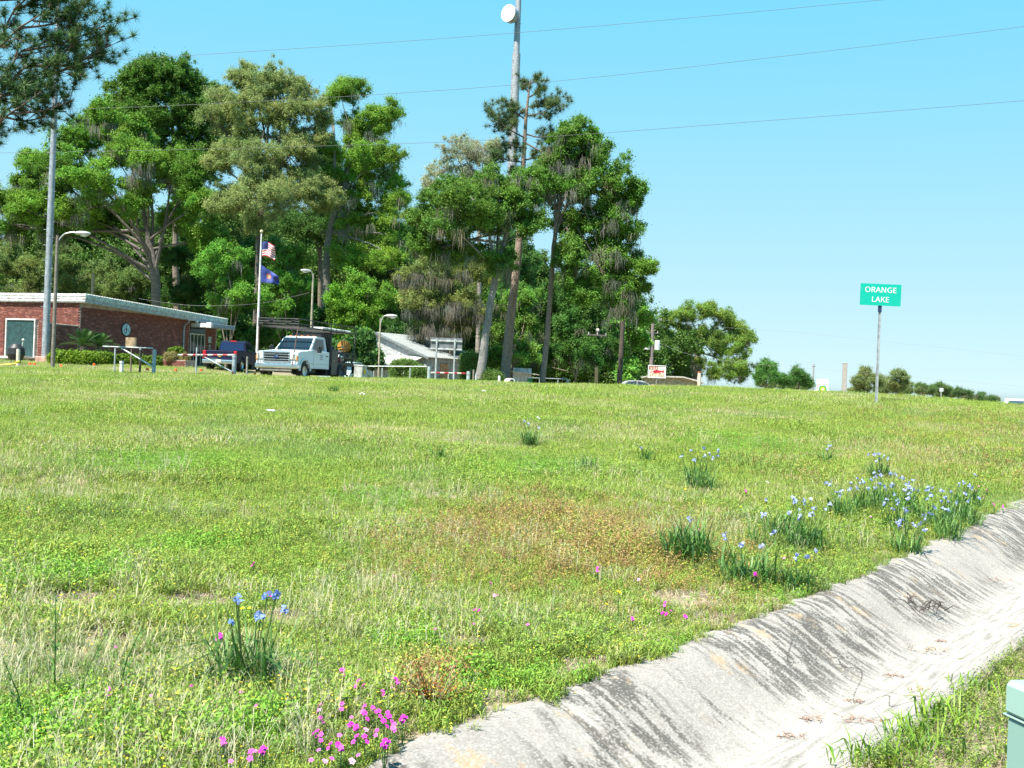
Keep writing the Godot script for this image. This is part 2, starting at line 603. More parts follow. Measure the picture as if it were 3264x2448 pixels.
func meadow() -> void:
	var patch := smooth_noise(21, 0.28, 4)
	var dryness := smooth_noise(22, 0.16, 4)
	var clover := smooth_noise(23, 0.45, 3)
	var fine := smooth_noise(24, 1.6, 2)
	var brown := [[on(0.81, -11.82), 2.6, 1.0], [on(-0.43, -10.64), 1.6, 0.55], [on(1.70, -9.43), 1.0, 0.4], [on(-0.44, -6.59), 0.3, 1.0], [on(8.67, -19.78), 3.0, 0.35], [on(5.42, -19.01), 3.0, 0.2], [on(11.52, -25.08), 5.0, 0.4]]
	var bare := [[on(-2.46, -8.42), 0.3], [on(-2.65, -7.16), 0.25], [on(-1.66, -8.10), 0.25], [on(-1.57, -6.86), 0.14], [on(-1.87, -5.71), 0.12], [on(-0.24, -7.51), 0.2], [on(1.59, -9.24), 0.3], [on(0.11, -6.20), 0.28], [on(-0.05, -5.87), 0.22], [on(-0.42, -5.50), 0.3], [on(-3.40, -8.27), 0.35], [on(0.59, -7.15), 0.2], [on(0.48, -6.87), 0.15]]
	var fresh := [[on(-3.76, -9.13), 0.7], [on(0.29, -6.74), 0.5], [on(-0.20, -6.53), 0.45], [on(-2.38, -5.35), 0.7], [on(-0.67, -7.45), 0.4], [on(-3.12, -10.59), 0.8], [on(1.31, -7.54), 0.4], [on(2.48, -9.38), 0.5], [on(-1.24, -5.48), 0.4], [on(-1.70, -14.00), 1.0], [on(0.39, -17.31), 1.4], [on(-5.38, -16.37), 1.6], [on(4.61, -21.09), 2.0]]
	var kinds := ["grass", "weed", "dry", "rusty", "dots"]
	var places := {}
	var tints := {}
	for k in kinds:
		for far in [0, 1]:
			places[[k, far]] = []
			tints[[k, far]] = []
	for i in 330000:
		var d := 3.0 * pow(72.0 / 3.0, pow(rng.randf(), 0.82))
		var x := rnd(-1, 1) * (0.56 * d + 1.2)
		var z := -d
		var n := across(x, z)
		if n > -3.72 + patch.get_noise_2d(x * 9.0, z * 9.0) * 0.16:
			continue
		if d > 46.0 and x < -8.0 and (d > 58.0 or x > -14.0):
			continue
		var far := 1 if d > 15.0 else 0
		if far == 1 and rng.randf() < 0.25:
			continue
		var p := on(x, z)
		var naked := 0.0
		for b in bare:
			naked = maxf(naked, 1.0 - smoothstep(b[1] * 0.5, b[1] * 1.3, Vector2(b[0].x - x, (b[0].z - z)).length()))
		naked = maxf(naked, smoothstep(-0.05, 0.35, patch.get_noise_2d(x * 5.0, z * 5.0)) * smoothstep(-4.05, -3.75, n) * 0.8)
		if rng.randf() < naked * 0.93:
			continue
		if naked > 0.1 and rng.randf() < 0.7 and n < -3.9:
			places[["dry", far]].append(Transform3D(Basis(Vector3.UP, rnd(0, TAU)).scaled(Vector3(1, 0.5, 1)), p))
			tints[["dry", far]].append(varied(Color(0.46, 0.37, 0.28), 0.3))
			continue
		var rust := 0.0
		for b in brown:
			rust = maxf(rust, b[2] * (1.0 - smoothstep(b[1] * 0.25, b[1], Vector2((b[0].x - x), (b[0].z - z) * 0.75).length() + fine.get_noise_2d(x, z) * b[1] * 0.3)))
		var dry := clampf(dryness.get_noise_2d(x, z) * 1.5 + 0.22 + fine.get_noise_2d(x + 40.0, z) * 0.6 + smoothstep(28.0, 38.0, d) * 0.3, 0.0, 1.0)
		var lush := clover.get_noise_2d(x, z) * 1.3 + fine.get_noise_2d(x, z + 70.0) * 0.6 + 0.42
		var lively := 0.0
		for b in fresh:
			lively = maxf(lively, 1.0 - smoothstep(b[1] * 0.3, b[1], Vector2(b[0].x - x, b[0].z - z).length() + fine.get_noise_2d(x * 2.0, z * 2.0) * b[1] * 0.5))
		lush += lively * 1.3
		dry *= 1.0 - lively
		var r := rng.randf()
		var kind := "grass"
		var c := Color(0.265, 0.355, 0.07)
		if rng.randf() < rust * 0.5:
			kind = "rusty"
			c = Color(0.4, 0.25, 0.12) if r < 0.62 else Color(0.42, 0.37, 0.1)
		elif r < dry * 0.42:
			kind = "dry"
			c = Color(0.58, 0.5, 0.34) if rng.randf() < 0.6 else Color(0.5, 0.46, 0.23)
		elif r < 0.28 + lush * 0.34:
			kind = "weed"
			c = Color(0.25, 0.39, 0.06)
			if rng.randf() < 0.3:
				c = Color(0.37, 0.44, 0.08)
		elif r > 0.975:
			kind = "dots"
			c = Color(0.72, 0.6, 0.05)
		else:
			c = c.lerp(Color(0.16, 0.28, 0.1), 0.45 * smoothstep(0.0, 0.5, patch.get_noise_2d(x + 30.0, z)))
		if lively > 0.05 and kind == "weed":
			c = c.lerp(Color(0.19, 0.4, 0.05), lively * 0.75)
		c = varied(c, 0.25)
		var s := rnd(0.65, 1.35) * (0.8 + 0.5 * smoothstep(-0.3, 0.5, patch.get_noise_2d(x, z)))
		if n > -4.2:
			s *= 0.75
		var b := Basis(Vector3.UP, rnd(0, TAU)).scaled(Vector3(1.0, rnd(0.75, 1.2) * (0.9 if far else 1.0), 1.0) * s)
		places[[kind, far]].append(Transform3D(b, p))
		tints[[kind, far]].append(c)
	var called := {"grass": "grass", "weed": "low_weeds", "dry": "dry_grass", "rusty": "rusty_weeds", "dots": "tiny_yellow_flowers"}
	var said := {"grass": "short green grass all over the verge", "weed": "low leafy yellow green weeds between the grass", "dry": "straw coloured dead grass in patches on the verge", "rusty": "reddish brown weeds in patches on the verge", "dots": "tiny yellow flowers sprinkled through the verge"}
	for k in kinds:
		var all := []
		for far in [0, 1]:
			# two shapes of each, shared out over the places
			if k == "dots" and far == 1:
				continue
			var o := scatter(called[k], tuft_mesh(k, 100 + far * 7 + kinds.find(k), 0.2 if far else 0.0), tinted(0.6, 0.5), places[[k, far]], tints[[k, far]])
			tag(o, said[k] + (", by the crest" if far else ", by the gutter"), "grass" if k in ["grass", "dry"] else "weeds", "", "stuff")
	# pale wispy seed stems that stand above the rest
	var wisps := []
	var wisp_c := []
	var drift := smooth_noise(26, 0.35, 2)
	for i in 5200:
		var d := 4.5 * pow(5.0, rng.randf())
		var x := rnd(-1, 1) * (0.56 * d + 1.0)
		if across(x, -d) > -3.9 or drift.get_noise_2d(x, -d) < 0.02 + 0.25 * smoothstep(10.0, 18.0, d):
			continue
		wisps.append(Transform3D(Basis(Vector3.UP, rnd(0, TAU)).scaled(Vector3.ONE * rnd(0.7, 1.3)), on(x, -d)))
		wisp_c.append(varied(Color(0.5, 0.47, 0.33), 0.25))
	tag(scatter("wispy_grass", tuft_mesh("wisp", 150, 0.0), tinted(0.7, 0.5), wisps, wisp_c), "thin pale wispy seed stems in drifts on the lower verge", "grass", "", "stuff")
	# the roadside bank at the viewer's feet: sparse grass, straw litter and long blades
	var tufts := []
	var colours := []
	var straw := []
	var straw_c := []
	for i in 9000:
		var s := rnd(-1.0, 24.0) * pow(rng.randf(), 0.6)
		var n := -2.06 + 2.6 * pow(rng.randf(), 1.4)
		var x := 0.618 * s + 0.786 * n
		var z := -0.786 * s + 0.618 * n
		if z > -1.6:
			continue
		var c := patch.get_noise_2d(x * 4.0, z * 4.0) + smoothstep(4.0, 6.5, s) * 0.6
		var at := Transform3D(Basis(Vector3.UP, rnd(0, TAU)).scaled(Vector3.ONE * rnd(0.6, 1.1)), on(x, z))
		if (c > 0.2 or n < -1.85) and rng.randf() < 0.8:
			tufts.append(at)
			colours.append(varied(Color(0.2, 0.29, 0.05), 0.25))
		elif rng.randf() < 0.75:
			straw.append(at)
			straw_c.append(varied(Color(0.33, 0.27, 0.2), 0.3))
	tag(scatter("low_weeds", tuft_mesh("weed", 140, 0.0), tinted(0.6, 0.5), tufts, colours), "low weeds on the bank behind the pale green pedestal", "weeds", "", "stuff")
	tag(scatter("dry_grass", tuft_mesh("dry", 141, 0.03), tinted(0.7, 0.3), straw, straw_c), "grey straw litter on the bank beside the pedestal", "straw", "", "stuff")

# ---- trees

func leaf_clump(seed_: int, count: int, l: float, w: float, flat := 0.0) -> ArrayMesh:
	var keep := rng.state
	rng.seed = seed_
	var g := Geo.new()
	for i in count:
		var d := any_dir()
		var p := d * absf(rng.randfn()) * 0.3
		p.y *= 0.75
		var k := rnd(0.7, 1.25)
		g.col = Color(k * rnd(0.9, 1.12), k, k * rnd(0.8, 1.1))
		var nrm := (any_dir() + Vector3(0, 0.55 + flat, 0) + d * 0.5).normalized()
		g.leaf(p, nrm, any_dir(), rnd(l * 0.7, l * 1.2), rnd(w * 0.7, w * 1.2))
	rng.state = keep
	return g.mesh()

func needle_clump(seed_: int, count: int, l: float) -> ArrayMesh:
	var keep := rng.state
	rng.seed = seed_
	var g := Geo.new()
	for i in count:
		var d := (any_dir() + Vector3(0, 0.35, 0)).normalized()
		var k := rnd(0.65, 1.3)
		g.col = Color(k, k, k)
		var side := d.cross(any_dir()).normalized() * l * 0.03
		var nrm := side.cross(d).normalized()
		var tip := d * l * rnd(0.7, 1.1)
		g.t3(d * 0.02 - side, d * 0.02 + side, tip, nrm, nrm, nrm)
	rng.state = keep
	return g.mesh()

func moss_strand(seed_: int) -> ArrayMesh:
	var keep := rng.state
	rng.seed = seed_
	var g := Geo.new()
	for i in 34:
		var k := rnd(0.6, 1.2)
		g.col = Color(k, k, k * 0.97)
		var p := Vector3(rng.randfn() * 0.28, rnd(-0.25, 0.25), rng.randfn() * 0.28)
		var l := rnd(0.2, 1.0)
		var a := rnd(0, TAU)
		var s := Vector3(cos(a), 0, sin(a)) * rnd(0.008, 0.022)
		var nrm := s.cross(Vector3.UP).normalized()
		var q := p + Vector3(rng.randfn() * 0.14, -l * rnd(0.35, 0.6), rng.randfn() * 0.14)
		g.t3(p - s, p + s, q + s * 0.9, nrm, nrm, nrm)
		g.t3(p - s, q + s * 0.9, q - s * 0.9, nrm, nrm, nrm)
		g.t3(q - s * 0.9, q + s * 0.9, p + Vector3(rng.randfn() * 0.16, -l, rng.randfn() * 0.16), nrm, nrm, nrm)
	rng.state = keep
	return g.mesh()

func bark(r: float, g: float, b: float) -> StandardMaterial3D:
	var m := mat(r, g, b, 0.95)
	m.heightmap_enabled = true
	m.heightmap_texture = grime
	m.heightmap_scale = 5.0
	return m

func bend(pts: Array, radii: Array, parts := 4) -> Array:
	# a smooth path through the points, with its radii
	var c := Curve3D.new()
	for i in pts.size():
		var t: Vector3 = (pts[mini(i + 1, pts.size() - 1)] - pts[maxi(i - 1, 0)]) / 6.0
		c.add_point(pts[i], -t, t)
	var out := []
	var rr := []
	for i in pts.size() - 1:
		for k in parts:
			out.append(c.sample(i, float(k) / parts))
			rr.append(lerpf(radii[i], radii[i + 1], float(k) / parts))
	out.append(pts[-1])
	rr.append(radii[-1])
	return [out, rr]

# lobes: [x, y, z, radius] of the boughs; leaves gather in uneven clumps on their outsides
func crown_places(lobes: Array, size: float, dense: float, tint: Color, spread := 0.2) -> Array:
	var where := []
	var tints := []
	for l in lobes:
		var m := Vector3(l[0], l[1], l[2])
		var r: float = l[3]
		m.z += rnd(-0.7, 0.7) * r
		var bough := varied(tint * 1.9, spread)
		var puffs := int(clampf(15.0 + r * 5.5, 14.0, 36.0))
		for p in puffs:
			var d := any_dir()
			var pm := m + Vector3(d.x, d.y * 0.8 + 0.08, d.z) * r * rnd(0.3, 1.15)
			var pr := r * rnd(0.22, 0.5)
			var puff := bough.lerp(varied(tint * 1.9, spread * 1.3), 0.5)
			var count := int(dense * pr * pr / (size * size) * 10.0) + 4
			for i in count:
				var e := any_dir()
				var q := pm + Vector3(e.x, e.y * 0.7, e.z) * pr * (pow(rng.randf(), 0.5) if rng.randf() < 0.75 else rnd(0.8, 1.45))
				var s := size * rnd(0.45, 1.2)
				where.append(Transform3D(Basis(any_dir(), rnd(0, TAU)).scaled(Vector3.ONE * s), q))
				tints.append(varied(puff, 0.14))
	return [where, tints]

func moss_places(lobes: Array, amount: float, size := 1.0) -> Array:
	var where := []
	var tints := []
	for l in lobes:
		for i in int(l[3] * amount * rnd(0.0, 0.4)):
			var a := rnd(0, TAU)
			var k := sqrt(rng.randf())
			var p := Vector3(l[0] + cos(a) * k * l[3], l[1] - l[3] * rnd(0.1, 0.8), l[2] + sin(a) * k * l[3] + l[3] * 0.4)
			where.append(Transform3D(Basis(Vector3.UP, rnd(0, TAU)).scaled(Vector3(0.75, rnd(0.6, 1.5), 0.75) * size), p))
			tints.append(varied(Color(0.2, 0.2, 0.17), 0.35))
	return [where, tints]

func tree(called: String, label: String, trunk: Array, radii: Array, lobes: Array, look: Dictionary) -> Node3D:
	var base: Vector3 = trunk[0]
	var root := thing(called, label, look.get("category", "tree"), base, 0.0, look.get("group", ""))
	var local := func(list: Array) -> Array:
		var out := []
		for l in list:
			out.append([l[0] - base.x, l[1] - base.y, l[2] - base.z, l[3]])
		return out
	var own: Array = local.call(lobes)
	var pts := []
	for p in trunk:
		pts.append(p - base)
	var g := Geo.new()
	var path := bend(pts, radii)
	for i in path[0].size():
		path[0][i] += Vector3(rnd(-1, 1), 0, rnd(-1, 1)) * path[1][i] * 0.12
	if trunk.size() > 1:
		for i in path[1].size():
			path[1][i] *= 0.62
		g.tube(path[0], path[1], 10)
		var tb: Array = look.get("bark", [0.2, 0.17, 0.14])
		var stem := part("trunk", g, bark(tb[0], tb[1], tb[2]), root)
		var limbs := Geo.new()
		var from: int = path[0].size() * look.get("fork", 0.55)
		for l in own:
			var start_at: int = clampi(from + rng.randi() % maxi(1, path[0].size() - from), 0, path[0].size() - 1)
			var a: Vector3 = path[0][start_at]
			var b := Vector3(l[0], l[1], l[2])
			var r0: float = minf(minf(path[1][start_at] * 0.7, 0.15), 0.03 + a.distance_to(b) * 0.014)
			var mid := a.lerp(b, 0.5) + Vector3(rnd(-1, 1), rnd(-0.2, 1.0), rnd(-1, 1)) * a.distance_to(b) * 0.1
			var bent := bend([a, mid, b], [r0, r0 * 0.7, r0 * 0.2], 3)
			limbs.tube(bent[0], bent[1], 6, false)
			for k in int(look.get("twigs", 3)):
				var e: Vector3 = b + any_dir() * l[3] * 0.85
				limbs.tube([mid.lerp(b, rnd(0.3, 0.9)), b.lerp(e, 0.5) + any_dir() * 0.1 * l[3], e], [r0 * 0.35, r0 * 0.2, 0.012], 4, false)
		part("limbs", limbs, bark(tb[0], tb[1], tb[2]), root).set_meta("kind", "stuff")
	var c: Array = crown_places(own, look.size, look.get("dense", 1.0), look.tint, look.get("spread", 0.2))
	scatter("crown", look.leaf, tinted(0.55, 0.7), c[0], c[1], root)
	if look.has("moss"):
		var q := moss_places(own, look.moss, look.get("moss_size", 1.0))
		scatter("hanging_moss", kept["moss"], tinted(0.9, 0.3), q[0], q[1], root)
	leaves_used += c[0].size()
	return root

var leaves_used := 0

func woods() -> void:
	var oak := leaf_clump(31, 150, 0.16, 0.095)
	var fine := leaf_clump(32, 150, 0.145, 0.07)
	var big := leaf_clump(33, 70, 0.24, 0.16, 0.3)
	kept["moss"] = moss_strand(34)
	kept["oak"] = oak
	kept["fine"] = fine
	kept["big"] = big
	# the wood behind everything reads as one dark mass
	var mass := []
	for i in 34:
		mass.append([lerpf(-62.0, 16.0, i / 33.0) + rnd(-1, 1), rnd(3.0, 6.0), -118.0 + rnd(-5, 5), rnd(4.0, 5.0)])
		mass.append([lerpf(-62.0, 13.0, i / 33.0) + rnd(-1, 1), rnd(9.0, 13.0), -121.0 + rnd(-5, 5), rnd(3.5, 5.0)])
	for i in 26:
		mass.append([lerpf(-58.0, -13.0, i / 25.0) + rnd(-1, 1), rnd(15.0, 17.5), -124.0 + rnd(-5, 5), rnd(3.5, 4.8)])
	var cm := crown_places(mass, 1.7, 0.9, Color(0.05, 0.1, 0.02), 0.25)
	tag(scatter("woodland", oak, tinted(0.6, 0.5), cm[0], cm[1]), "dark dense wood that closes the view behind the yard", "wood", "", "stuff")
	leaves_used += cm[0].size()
	tree("oak_tree", "tallest dark green oak, its rounded top above the spreading oak", [Vector3(-32.92, 1.68, -104.00), Vector3(-33.56, 12.61, -104.00), Vector3(-34.19, 23.09, -104.00), Vector3(-34.65, 29.00, -104.00)], [0.6, 0.5, 0.3, 0.1],
		[[-37.09, 30.74, -104.00, 2.10], [-38.52, 28.63, -104.00, 2.19], [-35.81, 29.42, -104.00, 2.37], [-33.56, 30.42, -104.00, 2.05], [-31.91, 28.88, -104.00, 1.92], [-33.21, 27.23, -104.00, 2.28], [-36.37, 26.20, -104.00, 2.28], [-39.32, 25.86, -104.00, 1.92], [-31.34, 25.94, -104.00, 2.05], [-34.00, 24.01, -104.00, 2.28], [-31.20, 22.29, -104.00, 2.05], [-30.41, 28.03, -104.00, 1.46], [-30.58, 24.14, -104.00, 1.73], [-40.05, 26.97, -104.00, 1.64]],
		{"size": 1.15, "tint": Color(0.061, 0.125, 0.020), "leaf": oak, "dense": 1.1})
	tree("oak_tree", "broad bright green oak with moss behind the brick building", [Vector3(-30.34, 1.60, -90.00), Vector3(-30.50, 5.94, -90.00), Vector3(-30.81, 9.88, -90.00), Vector3(-31.39, 12.62, -90.00), Vector3(-32.20, 16.14, -90.00)], [0.75, 0.62, 0.6, 0.45, 0.15],
		[[-35.73, 22.65, -90.00, 1.89], [-37.71, 20.67, -90.00, 1.89], [-34.10, 22.31, -93.00, 1.84], [-33.77, 19.76, -87.00, 1.91], [-40.79, 18.58, -90.00, 1.66], [-37.54, 17.52, -88.00, 2.01], [-42.11, 17.15, -90.00, 1.18], [-30.69, 18.33, -86.00, 1.96], [-29.74, 19.00, -90.00, 1.82], [-34.02, 16.51, -86.00, 1.96], [-40.27, 15.44, -90.00, 1.89], [-43.64, 15.63, -90.00, 1.42], [-40.63, 14.53, -87.00, 1.53], [-36.20, 14.35, -86.00, 1.70], [-31.33, 15.48, -86.00, 1.70], [-27.73, 18.09, -90.00, 1.97], [-26.26, 15.64, -88.00, 1.74], [-29.76, 15.54, -93.00, 1.96], [-26.34, 12.81, -90.00, 1.58], [-35.46, 14.35, -92.00, 1.53], [-39.39, 13.10, -90.00, 1.26], [-43.15, 13.35, -90.00, 1.18]],
		{"size": 1.0, "tint": Color(0.090, 0.175, 0.022), "leaf": oak, "dense": 1.15, "moss": 26.0, "spread": 0.3, "fork": 0.45, "bark": [0.17, 0.16, 0.15]})
	tree("oak_tree", "olive khaki tree in the middle, loose tall crown behind the flagpole", [Vector3(-20.40, 1.90, -84.00), Vector3(-20.54, 8.53, -84.00), Vector3(-20.52, 13.70, -84.00), Vector3(-20.21, 18.13, -84.00), Vector3(-20.21, 22.93, -84.00)], [0.55, 0.45, 0.4, 0.25, 0.08],
		[[-22.51, 25.23, -84.00, 1.25], [-21.19, 24.36, -84.00, 1.62], [-19.18, 24.88, -84.00, 1.55], [-17.51, 24.51, -84.00, 1.25], [-23.92, 23.34, -84.00, 1.25], [-24.53, 22.02, -84.00, 1.18], [-21.84, 22.13, -84.00, 1.92], [-19.26, 22.23, -84.00, 1.99], [-16.89, 22.69, -84.00, 1.33], [-15.76, 22.18, -84.00, 0.88], [-16.08, 20.87, -84.00, 0.88], [-18.32, 20.51, -86.00, 1.51], [-22.83, 19.14, -84.00, 1.62], [-20.05, 18.23, -81.00, 1.78], [-18.57, 18.57, -84.00, 1.92], [-20.32, 16.09, -81.00, 2.06], [-17.76, 16.75, -84.00, 1.84], [-22.69, 15.46, -84.00, 1.62], [-18.49, 14.74, -81.00, 1.99], [-16.25, 15.71, -84.00, 1.47], [-23.40, 14.69, -84.00, 1.11], [-14.95, 15.39, -84.00, 1.03], [-20.58, 13.33, -84.00, 1.33], [-23.10, 21.34, -84.00, 1.25], [-17.32, 19.72, -84.00, 1.33], [-21.94, 19.91, -84.00, 1.33], [-24.09, 18.35, -84.00, 1.03]],
		{"size": 0.85, "tint": Color(0.155, 0.195, 0.07), "leaf": fine, "dense": 0.95, "spread": 0.18, "fork": 0.5, "bark": [0.16, 0.14, 0.13]})
	tree("oak_tree", "yellow green tree with ragged top, right of the khaki tree", [Vector3(-15.45, 2.13, -87.00), Vector3(-15.64, 9.00, -87.00), Vector3(-15.51, 13.59, -87.00), Vector3(-14.42, 18.21, -87.00), Vector3(-14.03, 22.81, -87.00)], [0.6, 0.5, 0.42, 0.25, 0.07],
		[[-15.08, 25.44, -87.00, 1.14], [-13.93, 25.29, -87.00, 1.07], [-15.81, 24.46, -87.00, 0.69], [-10.81, 23.50, -87.00, 0.99], [-11.53, 22.52, -87.00, 0.92], [-12.65, 21.72, -87.00, 1.45], [-13.97, 21.28, -87.00, 0.92], [-12.39, 20.01, -87.00, 1.76], [-11.05, 19.87, -87.00, 1.22], [-13.30, 18.83, -87.00, 1.53], [-11.16, 17.76, -87.00, 1.60], [-13.03, 16.74, -87.00, 1.76], [-10.51, 15.69, -87.00, 1.37], [-12.56, 14.46, -87.00, 1.83], [-10.24, 13.60, -87.00, 1.30], [-14.47, 14.39, -87.00, 1.53], [-11.30, 11.46, -87.00, 1.72], [-13.97, 11.35, -87.00, 1.68], [-9.77, 11.52, -87.00, 0.99], [-15.45, 20.08, -87.00, 1.07], [-14.03, 22.81, -87.00, 0.99], [-12.14, 23.26, -87.00, 0.84], [-15.17, 17.80, -87.00, 1.14], [-9.77, 16.48, -87.00, 0.84]],
		{"size": 0.9, "tint": Color(0.118, 0.215, 0.028), "leaf": fine, "dense": 1.0, "spread": 0.3, "fork": 0.5, "bark": [0.26, 0.25, 0.24], "moss": 8.0})
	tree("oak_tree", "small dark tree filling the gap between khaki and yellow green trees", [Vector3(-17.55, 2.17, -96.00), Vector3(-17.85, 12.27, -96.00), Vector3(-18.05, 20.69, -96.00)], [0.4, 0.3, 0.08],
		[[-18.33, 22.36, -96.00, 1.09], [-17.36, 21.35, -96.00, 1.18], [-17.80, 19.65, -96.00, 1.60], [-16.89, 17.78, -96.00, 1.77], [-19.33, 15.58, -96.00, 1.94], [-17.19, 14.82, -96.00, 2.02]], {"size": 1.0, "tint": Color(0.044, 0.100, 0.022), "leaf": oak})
	tree("oak_tree", "pale yellow green tree low in the sky gap between the two tall groups", [Vector3(-9.89, 1.93, -112.00), Vector3(-10.26, 11.50, -112.00), Vector3(-10.53, 18.38, -112.00)], [0.4, 0.3, 0.1],
		[[-11.13, 18.84, -112.00, 1.18], [-9.77, 17.91, -112.00, 1.38], [-11.19, 16.38, -112.00, 1.57], [-9.41, 14.98, -112.00, 1.67], [-10.81, 12.96, -112.00, 1.77], [-9.05, 12.04, -112.00, 1.57]], {"size": 1.1, "tint": Color(0.12, 0.19, 0.04), "leaf": oak})
	# the right-hand group
	tree("oak_tree", "leaning oak with grey trunk, right of the road sign back", [Vector3(-1.91, 1.84, -62.00), Vector3(-1.64, 4.52, -62.00), Vector3(-1.31, 7.25, -62.00), Vector3(-0.64, 10.54, -62.00), Vector3(-0.15, 11.92, -62.00)], [0.46, 0.37, 0.33, 0.2, 0.12],
		[[-3.33, 13.16, -62.00, 1.09], [-1.98, 13.48, -62.00, 1.03], [-4.52, 12.30, -62.00, 1.14], [-2.92, 11.75, -60.00, 1.26], [-1.01, 12.98, -62.00, 1.14], [-5.29, 11.04, -62.00, 0.98], [-3.79, 10.40, -60.00, 1.26], [-1.89, 11.04, -62.00, 1.31], [-0.28, 11.64, -62.00, 1.20], [0.84, 10.87, -62.00, 0.98], [-4.81, 9.29, -62.00, 1.14], [-3.18, 9.22, -62.00, 1.25], [-5.78, 9.80, -62.00, 0.65], [-0.98, 8.62, -62.00, 0.92], [0.24, 12.48, -62.00, 0.98], [0.45, 13.85, -62.00, 0.82]],
		{"size": 0.72, "tint": Color(0.073, 0.149, 0.024), "leaf": oak, "dense": 1.1, "moss": 12.0, "spread": 0.25, "bark": [0.24, 0.24, 0.24]})
	tree("oak_tree", "tall mossy oak with brown trunk, nearest the sky on the right", [Vector3(1.85, 1.83, -64.00), Vector3(2.08, 5.88, -64.00), Vector3(2.18, 9.25, -64.00), Vector3(2.38, 12.07, -64.00), Vector3(2.82, 15.18, -64.00)], [0.3, 0.25, 0.24, 0.2, 0.08],
		[[3.31, 17.02, -64.00, 0.95], [4.18, 16.49, -64.00, 0.95], [2.50, 16.29, -64.00, 1.07], [1.84, 15.14, -64.00, 1.18], [3.52, 15.35, -64.00, 1.24], [4.92, 15.26, -64.00, 1.12], [5.67, 14.02, -64.00, 1.01], [4.14, 13.82, -64.00, 1.29], [2.47, 13.48, -64.00, 1.35], [1.19, 13.71, -64.00, 1.07], [6.00, 12.77, -64.00, 1.01], [7.09, 13.66, -64.00, 0.51], [6.85, 12.80, -64.00, 0.56], [5.04, 12.17, -64.00, 1.29], [3.38, 11.55, -64.00, 1.29], [6.21, 11.09, -64.00, 1.18], [4.84, 10.20, -64.00, 1.35], [3.19, 9.29, -64.00, 1.29], [6.41, 9.42, -64.00, 1.12], [7.70, 8.90, -64.00, 0.73], [5.47, 8.26, -64.00, 1.29], [4.09, 7.64, -64.00, 1.24], [7.18, 7.76, -64.00, 0.84], [6.37, 6.89, -64.00, 1.07], [7.52, 6.09, -64.00, 0.73]],
		{"size": 0.72, "tint": Color(0.078, 0.160, 0.024), "leaf": oak, "dense": 1.0, "moss": 16.0, "spread": 0.3, "bark": [0.22, 0.18, 0.16]})
	tree("bare_tree", "pale nearly leafless tree behind the leaning oak", [Vector3(-2.68, 2.01, -80.00), Vector3(-2.80, 9.55, -80.00), Vector3(-3.22, 15.86, -80.00), Vector3(-4.20, 18.63, -80.00)], [0.35, 0.3, 0.2, 0.06],
		[[-4.92, 18.95, -80.00, 1.26], [-3.70, 19.35, -80.00, 1.19], [-2.61, 18.34, -80.00, 1.26], [-6.09, 17.50, -80.00, 1.19], [-4.33, 17.39, -80.00, 1.26], [-6.74, 16.07, -80.00, 0.84], [-1.95, 19.42, -80.00, 0.70]], {"size": 0.7, "tint": Color(0.2, 0.22, 0.14), "leaf": fine, "dense": 0.07, "twigs": 16, "bark": [0.3, 0.27, 0.25], "moss": 3.0})
	tree("moss_draped_tree", "olive tree hung with grey moss above the white shed", [Vector3(-4.21, 1.90, -73.00), Vector3(-4.35, 5.58, -73.00), Vector3(-4.79, 8.77, -73.00)], [0.3, 0.25, 0.1],
		[[-7.05, 9.00, -73.00, 1.09], [-5.61, 9.22, -73.00, 1.28], [-4.02, 9.44, -73.00, 1.28], [-2.57, 9.18, -73.00, 1.15], [-6.65, 7.10, -73.00, 1.28], [-5.05, 7.16, -73.00, 1.41], [-3.45, 7.22, -73.00, 1.34], [-2.31, 6.62, -73.00, 1.09], [-6.11, 5.51, -73.00, 1.15], [-4.03, 5.59, -73.00, 1.15]],
		{"size": 0.8, "tint": Color(0.13, 0.17, 0.05), "leaf": fine, "dense": 0.5, "moss": 85.0, "moss_size": 0.8, "spread": 0.35})
